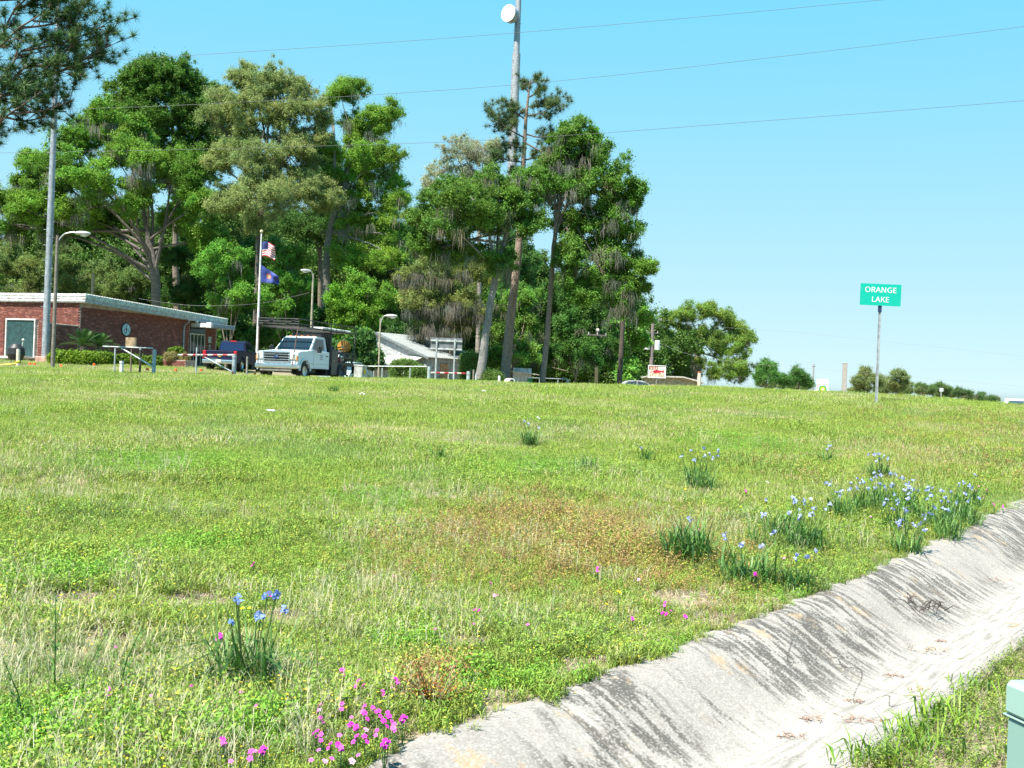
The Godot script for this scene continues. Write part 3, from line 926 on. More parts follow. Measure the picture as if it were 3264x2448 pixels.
	# lower trees and shrubs at the edge of the wood
	var low := [
		["understory_tree", "grey green thicket left of the tall lamp pole, behind the building", 98, Color(0.12, 0.16, 0.05), [[-47.52, 11.37, -98.00, 1.98], [-45.32, 10.16, -98.00, 1.98], [-46.53, 7.96, -98.00, 1.98], [-44.17, 8.05, -98.00, 1.72]], 8.0],
		["understory_tree", "green thicket behind the brick roof, right of the cobra lamp", 98, Color(0.1, 0.15, 0.045), [[-41.49, 11.17, -98.00, 1.89], [-38.88, 10.41, -98.00, 1.98], [-40.09, 8.21, -98.00, 1.89], [-37.51, 8.31, -98.00, 1.89], [-35.84, 9.66, -98.00, 1.55]], 14.0],
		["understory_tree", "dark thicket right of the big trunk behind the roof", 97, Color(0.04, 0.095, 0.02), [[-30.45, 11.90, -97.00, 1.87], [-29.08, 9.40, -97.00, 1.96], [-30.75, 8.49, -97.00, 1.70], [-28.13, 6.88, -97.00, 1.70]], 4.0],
		["understory_tree", "bright green young tree left of the flagpole", 80, Color(0.085, 0.19, 0.025), [[-21.96, 10.22, -80.00, 1.26], [-22.97, 9.13, -80.00, 1.19], [-20.86, 8.86, -80.00, 1.19], [-21.50, 7.43, -80.00, 1.26], [-22.70, 6.68, -80.00, 1.05], [-20.45, 7.47, -80.00, 0.91]], 6.0],
		["understory_tree", "green bush right of the flagpole above the ladder rack", 82, Color(0.075, 0.17, 0.025), [[-17.84, 10.61, -82.00, 1.29], [-18.49, 8.79, -82.00, 1.22], [-17.04, 8.49, -82.00, 1.37], [-18.78, 6.98, -82.00, 1.22], [-16.95, 6.33, -82.00, 1.29], [-17.80, 5.04, -82.00, 1.08]], 3.0],
		["understory_tree", "bright creeper clad young tree right of the pale lamp post", 80, Color(0.1, 0.21, 0.025), [[-13.09, 7.75, -80.00, 1.19], [-12.06, 8.49, -80.00, 1.19], [-12.67, 6.01, -80.00, 1.26], [-11.28, 6.42, -80.00, 1.19], [-12.95, 4.25, -80.00, 1.19], [-11.55, 4.30, -80.00, 1.19], [-9.93, 7.87, -80.00, 1.05]], 3.0],
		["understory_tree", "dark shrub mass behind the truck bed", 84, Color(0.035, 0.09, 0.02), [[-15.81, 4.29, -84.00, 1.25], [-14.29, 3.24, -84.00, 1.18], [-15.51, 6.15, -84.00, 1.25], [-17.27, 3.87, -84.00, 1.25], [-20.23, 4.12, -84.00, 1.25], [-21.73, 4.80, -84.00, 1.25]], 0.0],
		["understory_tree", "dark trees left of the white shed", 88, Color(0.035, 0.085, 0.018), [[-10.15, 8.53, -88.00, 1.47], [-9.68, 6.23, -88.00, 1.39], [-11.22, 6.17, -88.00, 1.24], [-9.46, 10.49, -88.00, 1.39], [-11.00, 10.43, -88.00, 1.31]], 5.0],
		["understory_shrub", "deep green shrub at the left end of the shed", 68, Color(0.04, 0.095, 0.025), [[-9.37, 3.76, -68.00, 0.72], [-8.73, 2.89, -68.00, 0.54], [-9.47, 2.56, -68.00, 0.66], [-10.10, 3.58, -68.00, 0.66], [-10.37, 2.68, -68.00, 0.66], [-10.84, 3.26, -68.00, 0.54]], 0.0],
		["understory_tree", "dark green tree hiding the foot of the dish tower", 92, Color(0.05, 0.12, 0.03), [[-0.24, 14.09, -92.00, 1.37], [-0.86, 12.45, -92.00, 1.45], [0.57, 12.10, -92.00, 1.45], [-0.38, 10.45, -92.00, 1.53], [0.86, 9.69, -92.00, 1.37], [-1.14, 9.21, -92.00, 1.21]], 4.0],
		["understory_tree", "green shrubs between the leaning trunk and the pine trunk", 74, Color(0.08, 0.17, 0.03), [[-0.89, 7.07, -74.00, 0.97], [-1.14, 5.11, -74.00, 0.97], [0.94, 5.84, -74.00, 1.10], [0.54, 7.78, -74.00, 1.10], [0.85, 3.89, -74.00, 0.97], [-1.57, 3.47, -74.00, 0.84]], 8.0],
		["understory_tree", "dark green shrubs right of the brown trunk", 76, Color(0.045, 0.11, 0.022), [[3.96, 6.07, -76.00, 1.33], [5.04, 4.11, -76.00, 1.33], [3.39, 3.71, -76.00, 1.13], [5.95, 6.48, -76.00, 1.27], [6.69, 4.51, -76.00, 1.27], [1.40, 3.31, -76.00, 1.00], [4.57, 7.76, -76.00, 1.33]], 6.0],
		["understory_tree", "green bushy tree around the dark slanting pole", 88, Color(0.075, 0.165, 0.025), [[9.03, 6.95, -88.00, 1.31], [10.13, 5.45, -88.00, 1.00], [8.55, 4.23, -88.00, 1.31], [10.21, 3.32, -88.00, 0.69], [9.37, 3.10, -88.00, 0.93]], 0.0],
	]
	for s in low:
		var lobes: Array = s[4]
		for l in lobes:
			l[2] += rnd(-2, 2)
		var mid := Vector3()
		for l in lobes:
			mid += Vector3(l[0], 0, l[2]) / lobes.size()
		var foot := on(mid.x, mid.z)
		var top := Vector3(mid.x + 0.3, foot.y + 2.2, mid.z)
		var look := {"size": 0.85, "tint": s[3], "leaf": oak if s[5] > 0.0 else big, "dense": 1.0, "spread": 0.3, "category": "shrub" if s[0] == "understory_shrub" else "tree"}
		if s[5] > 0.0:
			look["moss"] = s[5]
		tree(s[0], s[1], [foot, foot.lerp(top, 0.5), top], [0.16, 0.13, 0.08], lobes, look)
	# far trees to the right
	tree("oak_tree", "round green oak group beyond the car sign, alone against the sky", [Vector3(21.60, 2.13, -125.00), Vector3(21.71, 6.25, -125.00), Vector3(21.86, 9.54, -125.00)], [0.5, 0.4, 0.1],
		[[18.55, 9.97, -125.00, 1.32], [20.44, 10.86, -125.00, 1.43], [22.90, 10.96, -125.00, 1.32], [24.84, 10.48, -125.00, 1.43], [26.53, 9.45, -125.00, 1.43], [27.69, 7.85, -125.00, 1.21], [18.09, 7.75, -125.00, 1.43], [20.81, 8.41, -125.00, 1.86], [23.57, 7.96, -125.00, 1.86], [25.80, 6.95, -125.00, 1.97], [18.72, 5.58, -125.00, 1.75], [21.49, 4.87, -125.00, 1.97], [24.80, 4.45, -125.00, 1.97], [27.28, 4.27, -125.00, 1.64]],
		{"size": 1.0, "tint": Color(0.119, 0.190, 0.037), "leaf": fine, "dense": 1.0, "moss": 3.0, "moss_size": 1.3, "spread": 0.28})
	var kinds := [
		["low dark green oak beside the round oak group", 170, Color(0.06, 0.14, 0.03), [[40.81, 5.74, -170.00, 1.49], [39.74, 4.21, -170.00, 1.34], [42.11, 4.67, -170.00, 1.49], [43.48, 3.98, -170.00, 1.04]]],
		["small dark tree left of the far white and green sign", 180, Color(0.055, 0.13, 0.03), [[48.77, 5.01, -180.00, 1.26], [47.78, 4.03, -180.00, 1.11], [50.00, 3.88, -180.00, 1.11]]],
		["grey green far tree behind the green sign post, ragged top", 190, Color(0.12, 0.15, 0.055), [[63.54, 6.08, -190.00, 1.17], [62.36, 4.37, -190.00, 1.17], [64.84, 4.88, -190.00, 1.50], [63.47, 3.58, -190.00, 1.33], [66.10, 4.51, -190.00, 1.17]]],
		["rounded grey green far tree just right of the green sign post", 195, Color(0.13, 0.165, 0.06), [[71.21, 6.00, -195.00, 1.37], [69.99, 4.42, -195.00, 1.37], [72.55, 4.69, -195.00, 1.54], [71.30, 3.61, -195.00, 1.20]]],
		["low far green tree, first right of the rounded grey green tree", 230, Color(0.08, 0.13, 0.045), [[89.14, 4.17, -230.00, 1.21], [91.17, 3.84, -230.00, 1.21], [93.17, 4.32, -230.00, 1.21], [94.71, 3.67, -230.00, 1.21]]],
		["low far dark tree clump nearest the white vehicle", 240, Color(0.06, 0.11, 0.04), [[101.47, 3.55, -240.00, 1.16], [103.80, 3.22, -240.00, 1.16], [106.77, 2.80, -240.00, 1.05], [108.89, 2.36, -240.00, 0.84]]],
	]
	for s in kinds:
		var lobes: Array = s[3]
		var foot := on(lobes[0][0], lobes[0][2])
		tree("far_tree", s[0], [foot, foot + Vector3(0, 2, 0), foot + Vector3(0.2, 4, 0)], [0.35, 0.3, 0.12], lobes, {"size": 1.25, "tint": s[2], "leaf": fine, "dense": 1.1})
	# low bushes that run on along the far crest
	var low_far := []
	for r in [[[46.81, 3.27, -200.00, 0.79], [56.65, 3.03, -200.00, 0.53]], [[65.81, 3.00, -205.00, 0.72], [79.03, 3.15, -205.00, 0.72]], [[93.91, 3.65, -245.00, 0.97], [113.11, 2.02, -245.00, 0.64]]]:
		var n := int(Vector2(r[0][0] - r[1][0], r[0][2] - r[1][2]).length() / 1.1)
		for i in n:
			var t := (i + 0.5) / n
			low_far.append([lerpf(r[0][0], r[1][0], t), lerpf(r[0][1], r[1][1], t) + rnd(-0.4, 0.3), lerpf(r[0][2], r[1][2], t) + rnd(-2, 2), lerpf(r[0][3], r[1][3], t) * rnd(0.8, 1.3)])
	var lf := crown_places(low_far, 1.1, 1.0, Color(0.09, 0.125, 0.045), 0.3)
	tag(scatter("far_treeline", fine, tinted(0.6, 0.5), lf[0], lf[1]), "low far bushes that run on along the crest to the right", "bushes", "", "stuff")
	pines()

func pine_crown(root: Node3D, branches: Array, tuft: ArrayMesh, tint: Color, size: float, dense: float) -> void:
	# each branch: from, to, radius, share of the branch that carries twigs
	var g := Geo.new()
	var where := []
	var tints := []
	for b in branches:
		var a: Vector3 = b[0]
		var e: Vector3 = b[1]
		var l := a.distance_to(e)
		var mid := a.lerp(e, 0.5) + Vector3(0, -0.06 * l, rnd(-0.08, 0.08) * l)
		var path := bend([a, mid, e], [b[2], b[2] * 0.65, 0.02], 5)
		g.tube(path[0], path[1], 6, false)
		var twigs := int(l * dense)
		for i in twigs:
			var t := pow(rnd(0.2, 1.0), 0.8)
			var at: Vector3 = path[0][clampi(int(t * (path[0].size() - 1)), 0, path[0].size() - 1)]
			var d := (any_dir() + (e - a).normalized() * 0.7 + Vector3(0, 0.25, 0)).normalized()
			var tip := at + d * minf(l * rnd(0.12, 0.42), 1.6)
			g.tube([at, at.lerp(tip, 0.5) + any_dir() * 0.05, tip], [b[2] * 0.3, b[2] * 0.2, 0.012], 4, false)
			for k in 2:
				var p := at.lerp(tip, 0.72 + 0.28 * k) + any_dir() * size * 0.15
				where.append(Transform3D(Basis(any_dir(), rnd(0, 0.9)).scaled(Vector3.ONE * size * rnd(0.7, 1.2)), p))
				tints.append(varied(tint, 0.28))
	part("branches", g, bark(0.13, 0.1, 0.085), root).set_meta("kind", "stuff")
	scatter("crown", tuft, tinted(0.5, 0.35), where, tints, root)

func pines() -> void:
	var tuft := needle_clump(41, 48, 1.0)
	# pine whose trunk stands out of sight to the left
	var base := on(-23.89, -42.0)
	var root := thing("pine_tree", "near pine reaching in with dark needle sprays over the tall steel pole", "tree", base)
	var g := Geo.new()
	g.tube([Vector3.ZERO, Vector3(0.1, 8, 0), Vector3(0.3, 15, 0), Vector3(0.5, 21, 0)], [0.32, 0.27, 0.18, 0.06], 10)
	part("trunk", g, bark(0.2, 0.15, 0.12), root)
	var ends := [[Vector3(-21.89, 11.81, -42.00), Vector3(-20.04, 14.09, -42.00), Vector3(-18.14, 15.09, -42.00), Vector3(-16.76, 15.23, -42.00)], [Vector3(-21.89, 11.81, -42.00), Vector3(-19.71, 12.82, -42.00), Vector3(-18.45, 13.60, -42.00), Vector3(-16.46, 14.51, -42.00)], [Vector3(-22.24, 11.43, -42.00), Vector3(-20.68, 14.12, -44.00), Vector3(-19.15, 14.47, -44.00), Vector3(-17.40, 14.32, -43.00)], [Vector3(-21.94, 13.28, -42.00), Vector3(-19.69, 14.69, -41.00), Vector3(-19.08, 15.61, -42.00), Vector3(-17.53, 15.94, -42.00)], [Vector3(-21.94, 13.28, -42.00), Vector3(-20.38, 15.74, -42.00), Vector3(-19.65, 16.04, -42.00), Vector3(-18.39, 16.74, -42.00)], [Vector3(-21.84, 10.52, -42.00), Vector3(-19.92, 11.35, -41.00), Vector3(-19.14, 12.28, -42.00), Vector3(-17.85, 12.24, -42.00)], [Vector3(-21.84, 10.71, -42.00), Vector3(-21.26, 11.72, -43.00), Vector3(-20.24, 12.06, -42.00), Vector3(-18.93, 11.56, -42.00)], [Vector3(-22.19, 10.14, -42.00), Vector3(-21.35, 12.20, -42.00), Vector3(-20.81, 12.59, -42.00), Vector3(-18.61, 12.86, -42.00)], [Vector3(-22.38, 14.93, -42.00), Vector3(-20.95, 16.09, -42.00), Vector3(-19.87, 16.87, -42.00), Vector3(-17.48, 16.96, -42.00)], [Vector3(-22.93, 10.11, -42.00), Vector3(-21.84, 10.52, -42.00), Vector3(-21.48, 10.90, -42.00), Vector3(-20.83, 10.75, -42.00)]]
	var branches := []
	for e in ends:
		branches.append([e[0] - base, e[1] - base, 0.1])
		branches.append([e[1] - base, e[3] - base, 0.06])
		branches.append([e[1] - base, e[2].lerp(e[3], 0.4) - base + Vector3(0.2, 0.5, 0.6), 0.045])
		branches.append([e[1].lerp(e[2], 0.5) - base, e[3] - base + Vector3(-0.5, -0.35, -0.5), 0.045])
	pine_crown(root, branches, tuft, Color(0.075, 0.15, 0.045), 0.4, 5.5)
	# pine in the right-hand group, its open top before the tower
	var p2: Array = [Vector3(-0.47, 1.86, -66.00), Vector3(-0.19, 6.50, -66.00), Vector3(0.08, 9.99, -66.00), Vector3(0.16, 14.05, -66.00), Vector3(0.23, 18.11, -66.00), Vector3(0.42, 20.72, -66.00)]
	root = thing("pine_tree", "slim pine with open top in front of the dish tower", "tree", p2[0])
	g = Geo.new()
	var path := bend(p2.map(func(p): return p - p2[0]), [0.34, 0.28, 0.24, 0.17, 0.11, 0.03])
	g.tube(path[0], path[1], 10)
	part("trunk", g, bark(0.27, 0.21, 0.18), root)
	branches = []
	for e in [[Vector3(0.33, 15.50, -66.00), Vector3(-1.73, 15.71, -66.00)], [Vector3(0.33, 15.65, -66.00), Vector3(1.73, 16.14, -66.00)], [Vector3(0.34, 16.95, -66.00), Vector3(-2.12, 18.31, -66.00)], [Vector3(0.33, 17.24, -66.00), Vector3(2.13, 17.02, -66.00)], [Vector3(0.29, 18.11, -66.00), Vector3(-1.15, 19.36, -66.00)], [Vector3(0.34, 18.40, -66.00), Vector3(1.92, 18.75, -66.00)], [Vector3(0.32, 18.98, -66.00), Vector3(-1.37, 17.76, -66.00)], [Vector3(0.32, 18.98, -66.00), Vector3(2.33, 19.29, -66.00)], [Vector3(0.35, 19.56, -66.00), Vector3(1.29, 20.17, -66.00)], [Vector3(0.34, 19.85, -66.00), Vector3(-0.19, 20.84, -66.00)], [Vector3(0.44, 20.43, -66.00), Vector3(0.97, 20.89, -66.00)], [Vector3(0.36, 16.37, -66.00), Vector3(-1.04, 16.61, -66.00)], [Vector3(0.35, 16.66, -66.00), Vector3(2.33, 15.72, -66.00)], [Vector3(0.29, 15.21, -66.00), Vector3(-0.68, 14.74, -66.00)]]:
		var b: Vector3 = e[1] - p2[0]
		b.z += rnd(-1.6, 1.6)
		branches.append([e[0] - p2[0], b, 0.06])
	pine_crown(root, branches, tuft, Color(0.1, 0.155, 0.055), 0.4, 12.0)

# ---- buildings

const SIDE := Transform3D(Basis(Vector3(0, 0, 1), Vector3(0, 1, 0), Vector3(1, 0, 0)), Vector3.ZERO)

func poly(list: Array) -> PackedVector2Array:
	var p := PackedVector2Array()
	for i in range(0, list.size(), 2):
		p.append(Vector2(list[i], list[i + 1]))
	return p

func disc(r: float, sides := 20, m := Vector2.ZERO, flat := 1.0) -> PackedVector2Array:
	var p := PackedVector2Array()
	for i in sides:
		p.append(m + Vector2(cos(TAU * i / sides) * r * flat, sin(TAU * i / sides) * r))
	return p

func word(text: String, size: float, depth := 0.01, bold := true, face := "Droid Sans") -> TextMesh:
	var t := TextMesh.new()
	t.text = text
	var f := SystemFont.new()
	f.font_names = PackedStringArray([face])
	if bold:
		f.font_weight = 700
	t.font = f
	t.font_size = 64
	t.pixel_size = size / 64.0
	t.depth = depth
	return t

func bricks(parent: Node, a: Vector3, along: Vector3, out: Vector3, length: float, high: float, holes := []) -> void:
	# running bond, each brick proud of the mortar behind it; holes: [from, to, low, high]
	var g := Geo.new()
	g.box(Vector3.ZERO, Vector3(0.198, 0.062, 0.03), 0.006)
	var where := []
	var tints := []
	var b := Basis(along, Vector3.UP, out)
	var row := 0
	var y := 0.04
	while y < high - 0.02:
		var s := 0.1 + (0.104 if row % 2 else 0.0)
		while s < length - 0.06:
			var free := true
			for h in holes:
				if s > h[0] - 0.08 and s < h[1] + 0.08 and y > h[2] - 0.02 and y < h[3] + 0.02:
					free = false
			if free:
				where.append(Transform3D(b, a + along * s + Vector3(0, y, 0) + out * rnd(0.0, 0.004)))
				tints.append(varied(Color(0.17, 0.062, 0.052) if rng.randf() < 0.8 else Color(0.26, 0.11, 0.09), 0.22))
			s += 0.208
		y += 0.0725
		row += 1
	scatter("brick_courses", g.mesh(), tinted(0.85), where, tints, parent)

func buildings() -> void:
	var corner: Vector3 = on(-24.70, -60.00)
	corner.y = 2.08
	var b := thing("brick_building", "low red brick building with white roof edge and teal door", "building", corner, -19.7)
	var white := mat(0.72, 0.73, 0.74, 0.45)
	var grey := mat(0.34, 0.38, 0.41, 0.5)
	var mortar := mat(0.42, 0.35, 0.31, 0.95)
	var teal := mat(0.022, 0.068, 0.072, 0.5)
	var frame := mat(0.55, 0.56, 0.58, 0.4)
	var g := Geo.new()
	g.box(Vector3(-5.0, 1.4, -6.5), Vector3(10.0, 3.6, 12.96))
	part("wall", g, mortar, b)
	bricks(b, Vector3(-0.0, -0.1, 0.02), Vector3(-1, 0, 0), Vector3(0, 0, 1), 9.9, 3.25, [[3.05, 5.35, -1.0, 2.2]])
	bricks(b, Vector3(0.02, -0.1, -0.02), Vector3(0, 0, -1), Vector3(1, 0, 0), 12.9, 3.05, [[10.0, 11.65, -1.0, 2.75]])
	# roof: falls a little to the far end
	g = Geo.new()
	g.xf = SIDE
	g.prism(poly([0.2, 3.2, 0.2, 3.68, -13.4, 3.22, -13.4, 2.74]), -9.9, 0.52)
	var roof := part("roof", g, white, b)
	for k in 3:
		g = Geo.new()
		g.box(Vector3(-4.7, 3.3 + k * 0.15, 0.215), Vector3(10.46, 0.1, 0.03), 0.01)
		part("trim_board", g, white, roof)
	g = Geo.new()
	g.xf = SIDE
	g.prism(poly([0.21, 3.42, 0.21, 3.64, -13.38, 3.18, -13.38, 2.96]), 0.5, 0.56)
	part("fascia", g, mat(0.42, 0.52, 0.5, 0.5), roof)
	g = Geo.new()
	for i in 64:
		var z := 0.16 - i * 0.215
		g.box(Vector3(-4.7, 3.695 + (z - 0.62) * 0.0328, z), Vector3(10.6, 0.04, 0.07), 0.01)
	part("roof_ribs", g, white, roof).set_meta("kind", "stuff")
	g = Geo.new()
	g.xf = SIDE
	g.prism(poly([0.2, 3.2, 0.2, 3.4, -13.36, 2.94, -13.36, 2.74]), 0.515, 0.535)
	part("soffit_board", g, grey, roof)
	# teal double door in a white frame, on a step
	g = Geo.new()
	g.box(Vector3(-4.2, 1.07, 0.03), Vector3(2.0, 2.1, 0.06))
	var door := part("door", g, teal, b)
	g = Geo.new()
	for x in [-3.14, -5.26]:
		g.box(Vector3(x, 1.07, 0.05), Vector3(0.08, 2.14, 0.14), 0.01)
	g.box(Vector3(-4.2, 2.18, 0.05), Vector3(2.24, 0.09, 0.14), 0.01)
	part("door_frame", g, white, door)
	g = Geo.new()
	g.box(Vector3(-4.2, 1.07, 0.064), Vector3(0.02, 2.06, 0.012))
	part("meeting_rail", g, mat(0.03, 0.05, 0.06), door)
	g = Geo.new()
	g.box(Vector3(-4.2, -0.06, 0.6), Vector3(2.6, 0.14, 1.2), 0.02)
	part("step", g, mat(0.62, 0.6, 0.58, 0.8), b)
	# wing wall that runs out from the corner
	g = Geo.new()
	g.box(Vector3(-0.1, 0.85, 1.15), Vector3(0.2, 1.96, 2.2))
	var wing := part("wing_wall", g, mortar, b)
	bricks(b, Vector3(0.005, -0.1, 0.05), Vector3(0, 0, 1), Vector3(1, 0, 0), 2.2, 1.95)
	bricks(b, Vector3(0.0, -0.1, 2.255), Vector3(-1, 0, 0), Vector3(0, 0, 1), 0.26, 1.95)
	g = Geo.new()
	g.box(Vector3(-0.1, 1.86, 1.2), Vector3(0.28, 0.06, 2.36), 0.015)
	part("coping", g, mat(0.5, 0.45, 0.42), wing)
	# round plaque on the shaded wall
	g = Geo.new()
	g.prism(disc(0.4, 28), 0.0, 0.05)
	var plaque := part("round_plaque", g, mat(0.015, 0.03, 0.05), b)
	plaque.transform = Transform3D(Basis(Vector3.UP, PI / 2), Vector3(0.04, 1.9, -3.8))
	g = Geo.new()
	g.prism(disc(0.35, 28), 0.05, 0.056)
	part("plaque_face", g, mat(0.42, 0.62, 0.68, 0.5), plaque)
	g = Geo.new()
	g.prism(poly([0.0, 0.3, 0.09, 0.31, 0.02, 0.12, 0.07, 0.02, -0.02, -0.3, -0.05, -0.3, -0.03, -0.02, -0.1, 0.06, -0.02, 0.12]), 0.056, 0.06)
	part("plaque_figure", g, mat(0.01, 0.03, 0.05), plaque)
	g = Geo.new()
	for k in [[-0.18, -0.03, 0.14, 0.07], [-0.17, -0.16, 0.12, 0.07], [0.17, -0.02, 0.13, 0.02], [0.15, -0.07, 0.1, 0.02]]:
		g = Geo.new()
		g.box(Vector3(k[0], k[1], 0.058), Vector3(k[2], k[3], 0.004))
		part("plaque_mark", g, mat(0.03, 0.08, 0.1), plaque)
	# downspout
	g = Geo.new()
	g.tube([Vector3(0.5, 2.95, -9.2), Vector3(0.5, 2.75, -9.2), Vector3(0.1, 2.5, -9.3), Vector3(0.08, 2.3, -9.3), Vector3(0.08, 0.05, -9.3)], [0.06, 0.06, 0.06, 0.06, 0.06], 8)
	part("downspout", g, mat(0.3, 0.36, 0.42, 0.4), b)
	# glass entrance with a canopy
	g = Geo.new()
	g.box(Vector3(0.0, 1.35, -10.83), Vector3(0.06, 2.75, 1.62))
	var entry := part("entrance", g, mat(0.008, 0.02, 0.022, 0.08), b)
	g = Geo.new()
	g.box(Vector3(0.035, 2.02, -10.83), Vector3(0.03, 0.08, 1.62), 0.01)
	for z in [-10.08, -10.45, -10.83, -11.21, -11.6]:
		g.box(Vector3(0.035, 1.0, z), Vector3(0.035, 2.0, 0.05), 0.01)
	part("door_frame", g, frame, entry)
	for k in 2:
		g = Geo.new()
		g.box(Vector3(0.06, 1.0, -10.78 + k * -0.1), Vector3(0.03, 0.3, 0.03), 0.01)
		part("handle", g, frame, entry)
	g = Geo.new()
	g.box(Vector3(0.85, 2.58, -11.4), Vector3(1.7, 0.26, 2.5), 0.02)
	var canopy := part("canopy", g, mat(0.2, 0.26, 0.34, 0.5), b)
	g = Geo.new()
	g.box(Vector3(0.6, 2.6, -10.125), Vector3(1.2, 0.28, 0.05), 0.01)
	part("canopy_edge", g, white, canopy)
	g = Geo.new()
	g.box(Vector3(1.42, 2.6, -10.1), Vector3(0.4, 0.34, 0.1), 0.02)
	part("junction_box", g, mat(0.7, 0.7, 0.7), canopy)
	g = Geo.new()
	g.box(Vector3(0.5, 2.82, -10.05), Vector3(0.16, 0.14, 0.2), 0.03)
	g.rod(Vector3(0.5, 2.74, -10.05), Vector3(0.4, 2.55, -9.95), 0.03, 6)
	part("flood_lamp", g, mat(0.7, 0.7, 0.7), canopy)
	for k in [[1.72, 0.42, 0.3, 0.55], [1.32, 0.14, 0.26, 0.3], [0.95, 0.5, 0.18, 0.3]]:
		g = Geo.new()
		g.box(Vector3(0.05, k[0], -12.15), Vector3(0.03, k[1], k[2]), 0.005)
		part("wall_notice", g, mat(k[3] * 0.75, k[3], k[3] * 1.05, 0.5), b)
	# white shed with a gable
	var at: Vector3 = on(-9.26, -72.00)
	var s := thing("metal_shed", "white corrugated metal shed with a gable roof behind the road sign back", "shed", at, -32.7)
	var eave := 3.2 - at.y
	var apex := 4.72 - at.y
	g = Geo.new()
	g.prism(poly([-4.2, -0.2, 4.2, -0.2, 4.2, eave, 0, apex, -4.2, eave]), -6.2, 0.0)
	part("wall", g, mat(0.36, 0.38, 0.41, 0.7), s)
	for sg in [-1.0, 1.0]:
		g = Geo.new()
		var n := Vector3(sg * (apex - eave), 4.2, 0).normalized()
		var a := Vector3(sg * 4.55, eave - 0.1, 0) + n * 0.05
		var c := Vector3(0, apex, 0) + n * 0.05
		var cols := 26
		for i in cols:
			var z0 := lerpf(0.3, -6.5, float(i) / cols)
			var z1 := lerpf(0.3, -6.5, (i + 0.7) / cols)
			var z2 := lerpf(0.3, -6.5, (i + 1.0) / cols)
			g.quad(a + Vector3(0, 0, z0), c + Vector3(0, 0, z0), c + Vector3(0, 0, z1), a + Vector3(0, 0, z1), n)
			g.quad(a + Vector3(0, 0, z1), c + Vector3(0, 0, z1), c + n * 0.045 + Vector3(0, 0, (z1 + z2) / 2), a + n * 0.045 + Vector3(0, 0, (z1 + z2) / 2), n)
			g.quad(a + n * 0.045 + Vector3(0, 0, (z1 + z2) / 2), c + n * 0.045 + Vector3(0, 0, (z1 + z2) / 2), c + Vector3(0, 0, z2), a + Vector3(0, 0, z2), n)
		g.quad(a + Vector3(0, 0, 0.3), c + Vector3(0, 0, 0.3), c + Vector3(0, -0.14, 0.3), a + Vector3(0, -0.14, 0.3), Vector3(0, 0, 1))
		part("roof", g, mat(0.17, 0.2, 0.215, 0.6, 0.0), s)
	g = Geo.new()
	g.box(Vector3(4.23, eave * 0.4, -2.0), Vector3(0.05, eave * 0.75, 0.9), 0.01)
	part("door", g, mat(0.42, 0.25, 0.14), s)
	g = Geo.new()
	g.xf = Transform3D(Basis(Vector3(1, 0, 0), 0.32), Vector3(1.4, eave - 0.35, 1.0))
	g.box(Vector3.ZERO, Vector3(5.2, 0.06, 2.2), 0.01)
	var lean := part("lean_to_roof", g, mat(0.78, 0.78, 0.78, 0.5), s)
	for x in [-1.0, 1.4, 3.9]:
		g = Geo.new()
		g.rod(Vector3(x, -0.3, 1.95), Vector3(x, eave - 0.68, 1.95), 0.04, 6)
		part("lean_to_post", g, mat(0.6, 0.6, 0.6), lean)
	g = Geo.new()
	g.box(Vector3(1.6, 0.35, 1.2), Vector3(1.5, 0.8, 0.6), 0.03)
	part("white_panel", g, mat(0.75, 0.75, 0.75), s)
	# little hut behind the pine trunk
	at = on(0.71, -74.00)
	at.y = maxf(at.y, 1.4)
	s = thing("small_hut", "small white hut with corrugated awning behind the slim pine trunk", "hut", at, 10.0)
	g = Geo.new()
	g.box(Vector3(0, 0.6, -0.7), Vector3(1.3, 1.5, 1.3), 0.02)
	part("wall", g, mat(0.6, 0.66, 0.72), s)
	g = Geo.new()
	for i in 12:
		g.xf = Transform3D(Basis(Vector3(0, 0, 1), -0.08), Vector3(0.1, 0.98, -0.2))
		g.box(Vector3(-0.9 + i * 0.16, 0.0 if i % 2 else 0.03, 0), Vector3(0.16, 0.03, 1.9))
	part("roof", g, mat(0.7, 0.68, 0.66, 0.5), s)
	g = Geo.new()
	g.box(Vector3(0.55, 0.5, 0.02), Vector3(0.35, 0.22, 0.04))
	part("green_sign", g, mat(0.02, 0.3, 0.12), s)
	# tan building low behind the crest
	at = on(14.88, -98.00)
	s = thing("tan_building", "low tan building with pale flat roof behind the car sign", "building", at, -8.0)
	var lift: float = Vector3(14.32, 2.90, -98.00).y - at.y - 0.86
	g = Geo.new()
	g.prism(poly([-2.65, -0.4, 2.65, -0.4, 2.65, lift + 0.36, 1.0, lift + 0.76, -2.1, lift + 0.76, -2.65, lift + 0.66]), -6.0, 0.0)
	part("wall", g, mat(0.48, 0.38, 0.28, 0.85), s)
	g = Geo.new()
	g.prism(poly([-2.9, lift + 0.59, -2.9, lift + 0.7, -2.1, lift + 0.86, 1.0, lift + 0.86, 2.9, lift + 0.42, 2.9, lift + 0.31, 1.0, lift + 0.74, -2.1, lift + 0.74]), -6.3, 0.35)
	part("roof", g, mat(0.5, 0.49, 0.47, 0.6), s)

# ---- the yard: poles, gates, posts, plants by the building

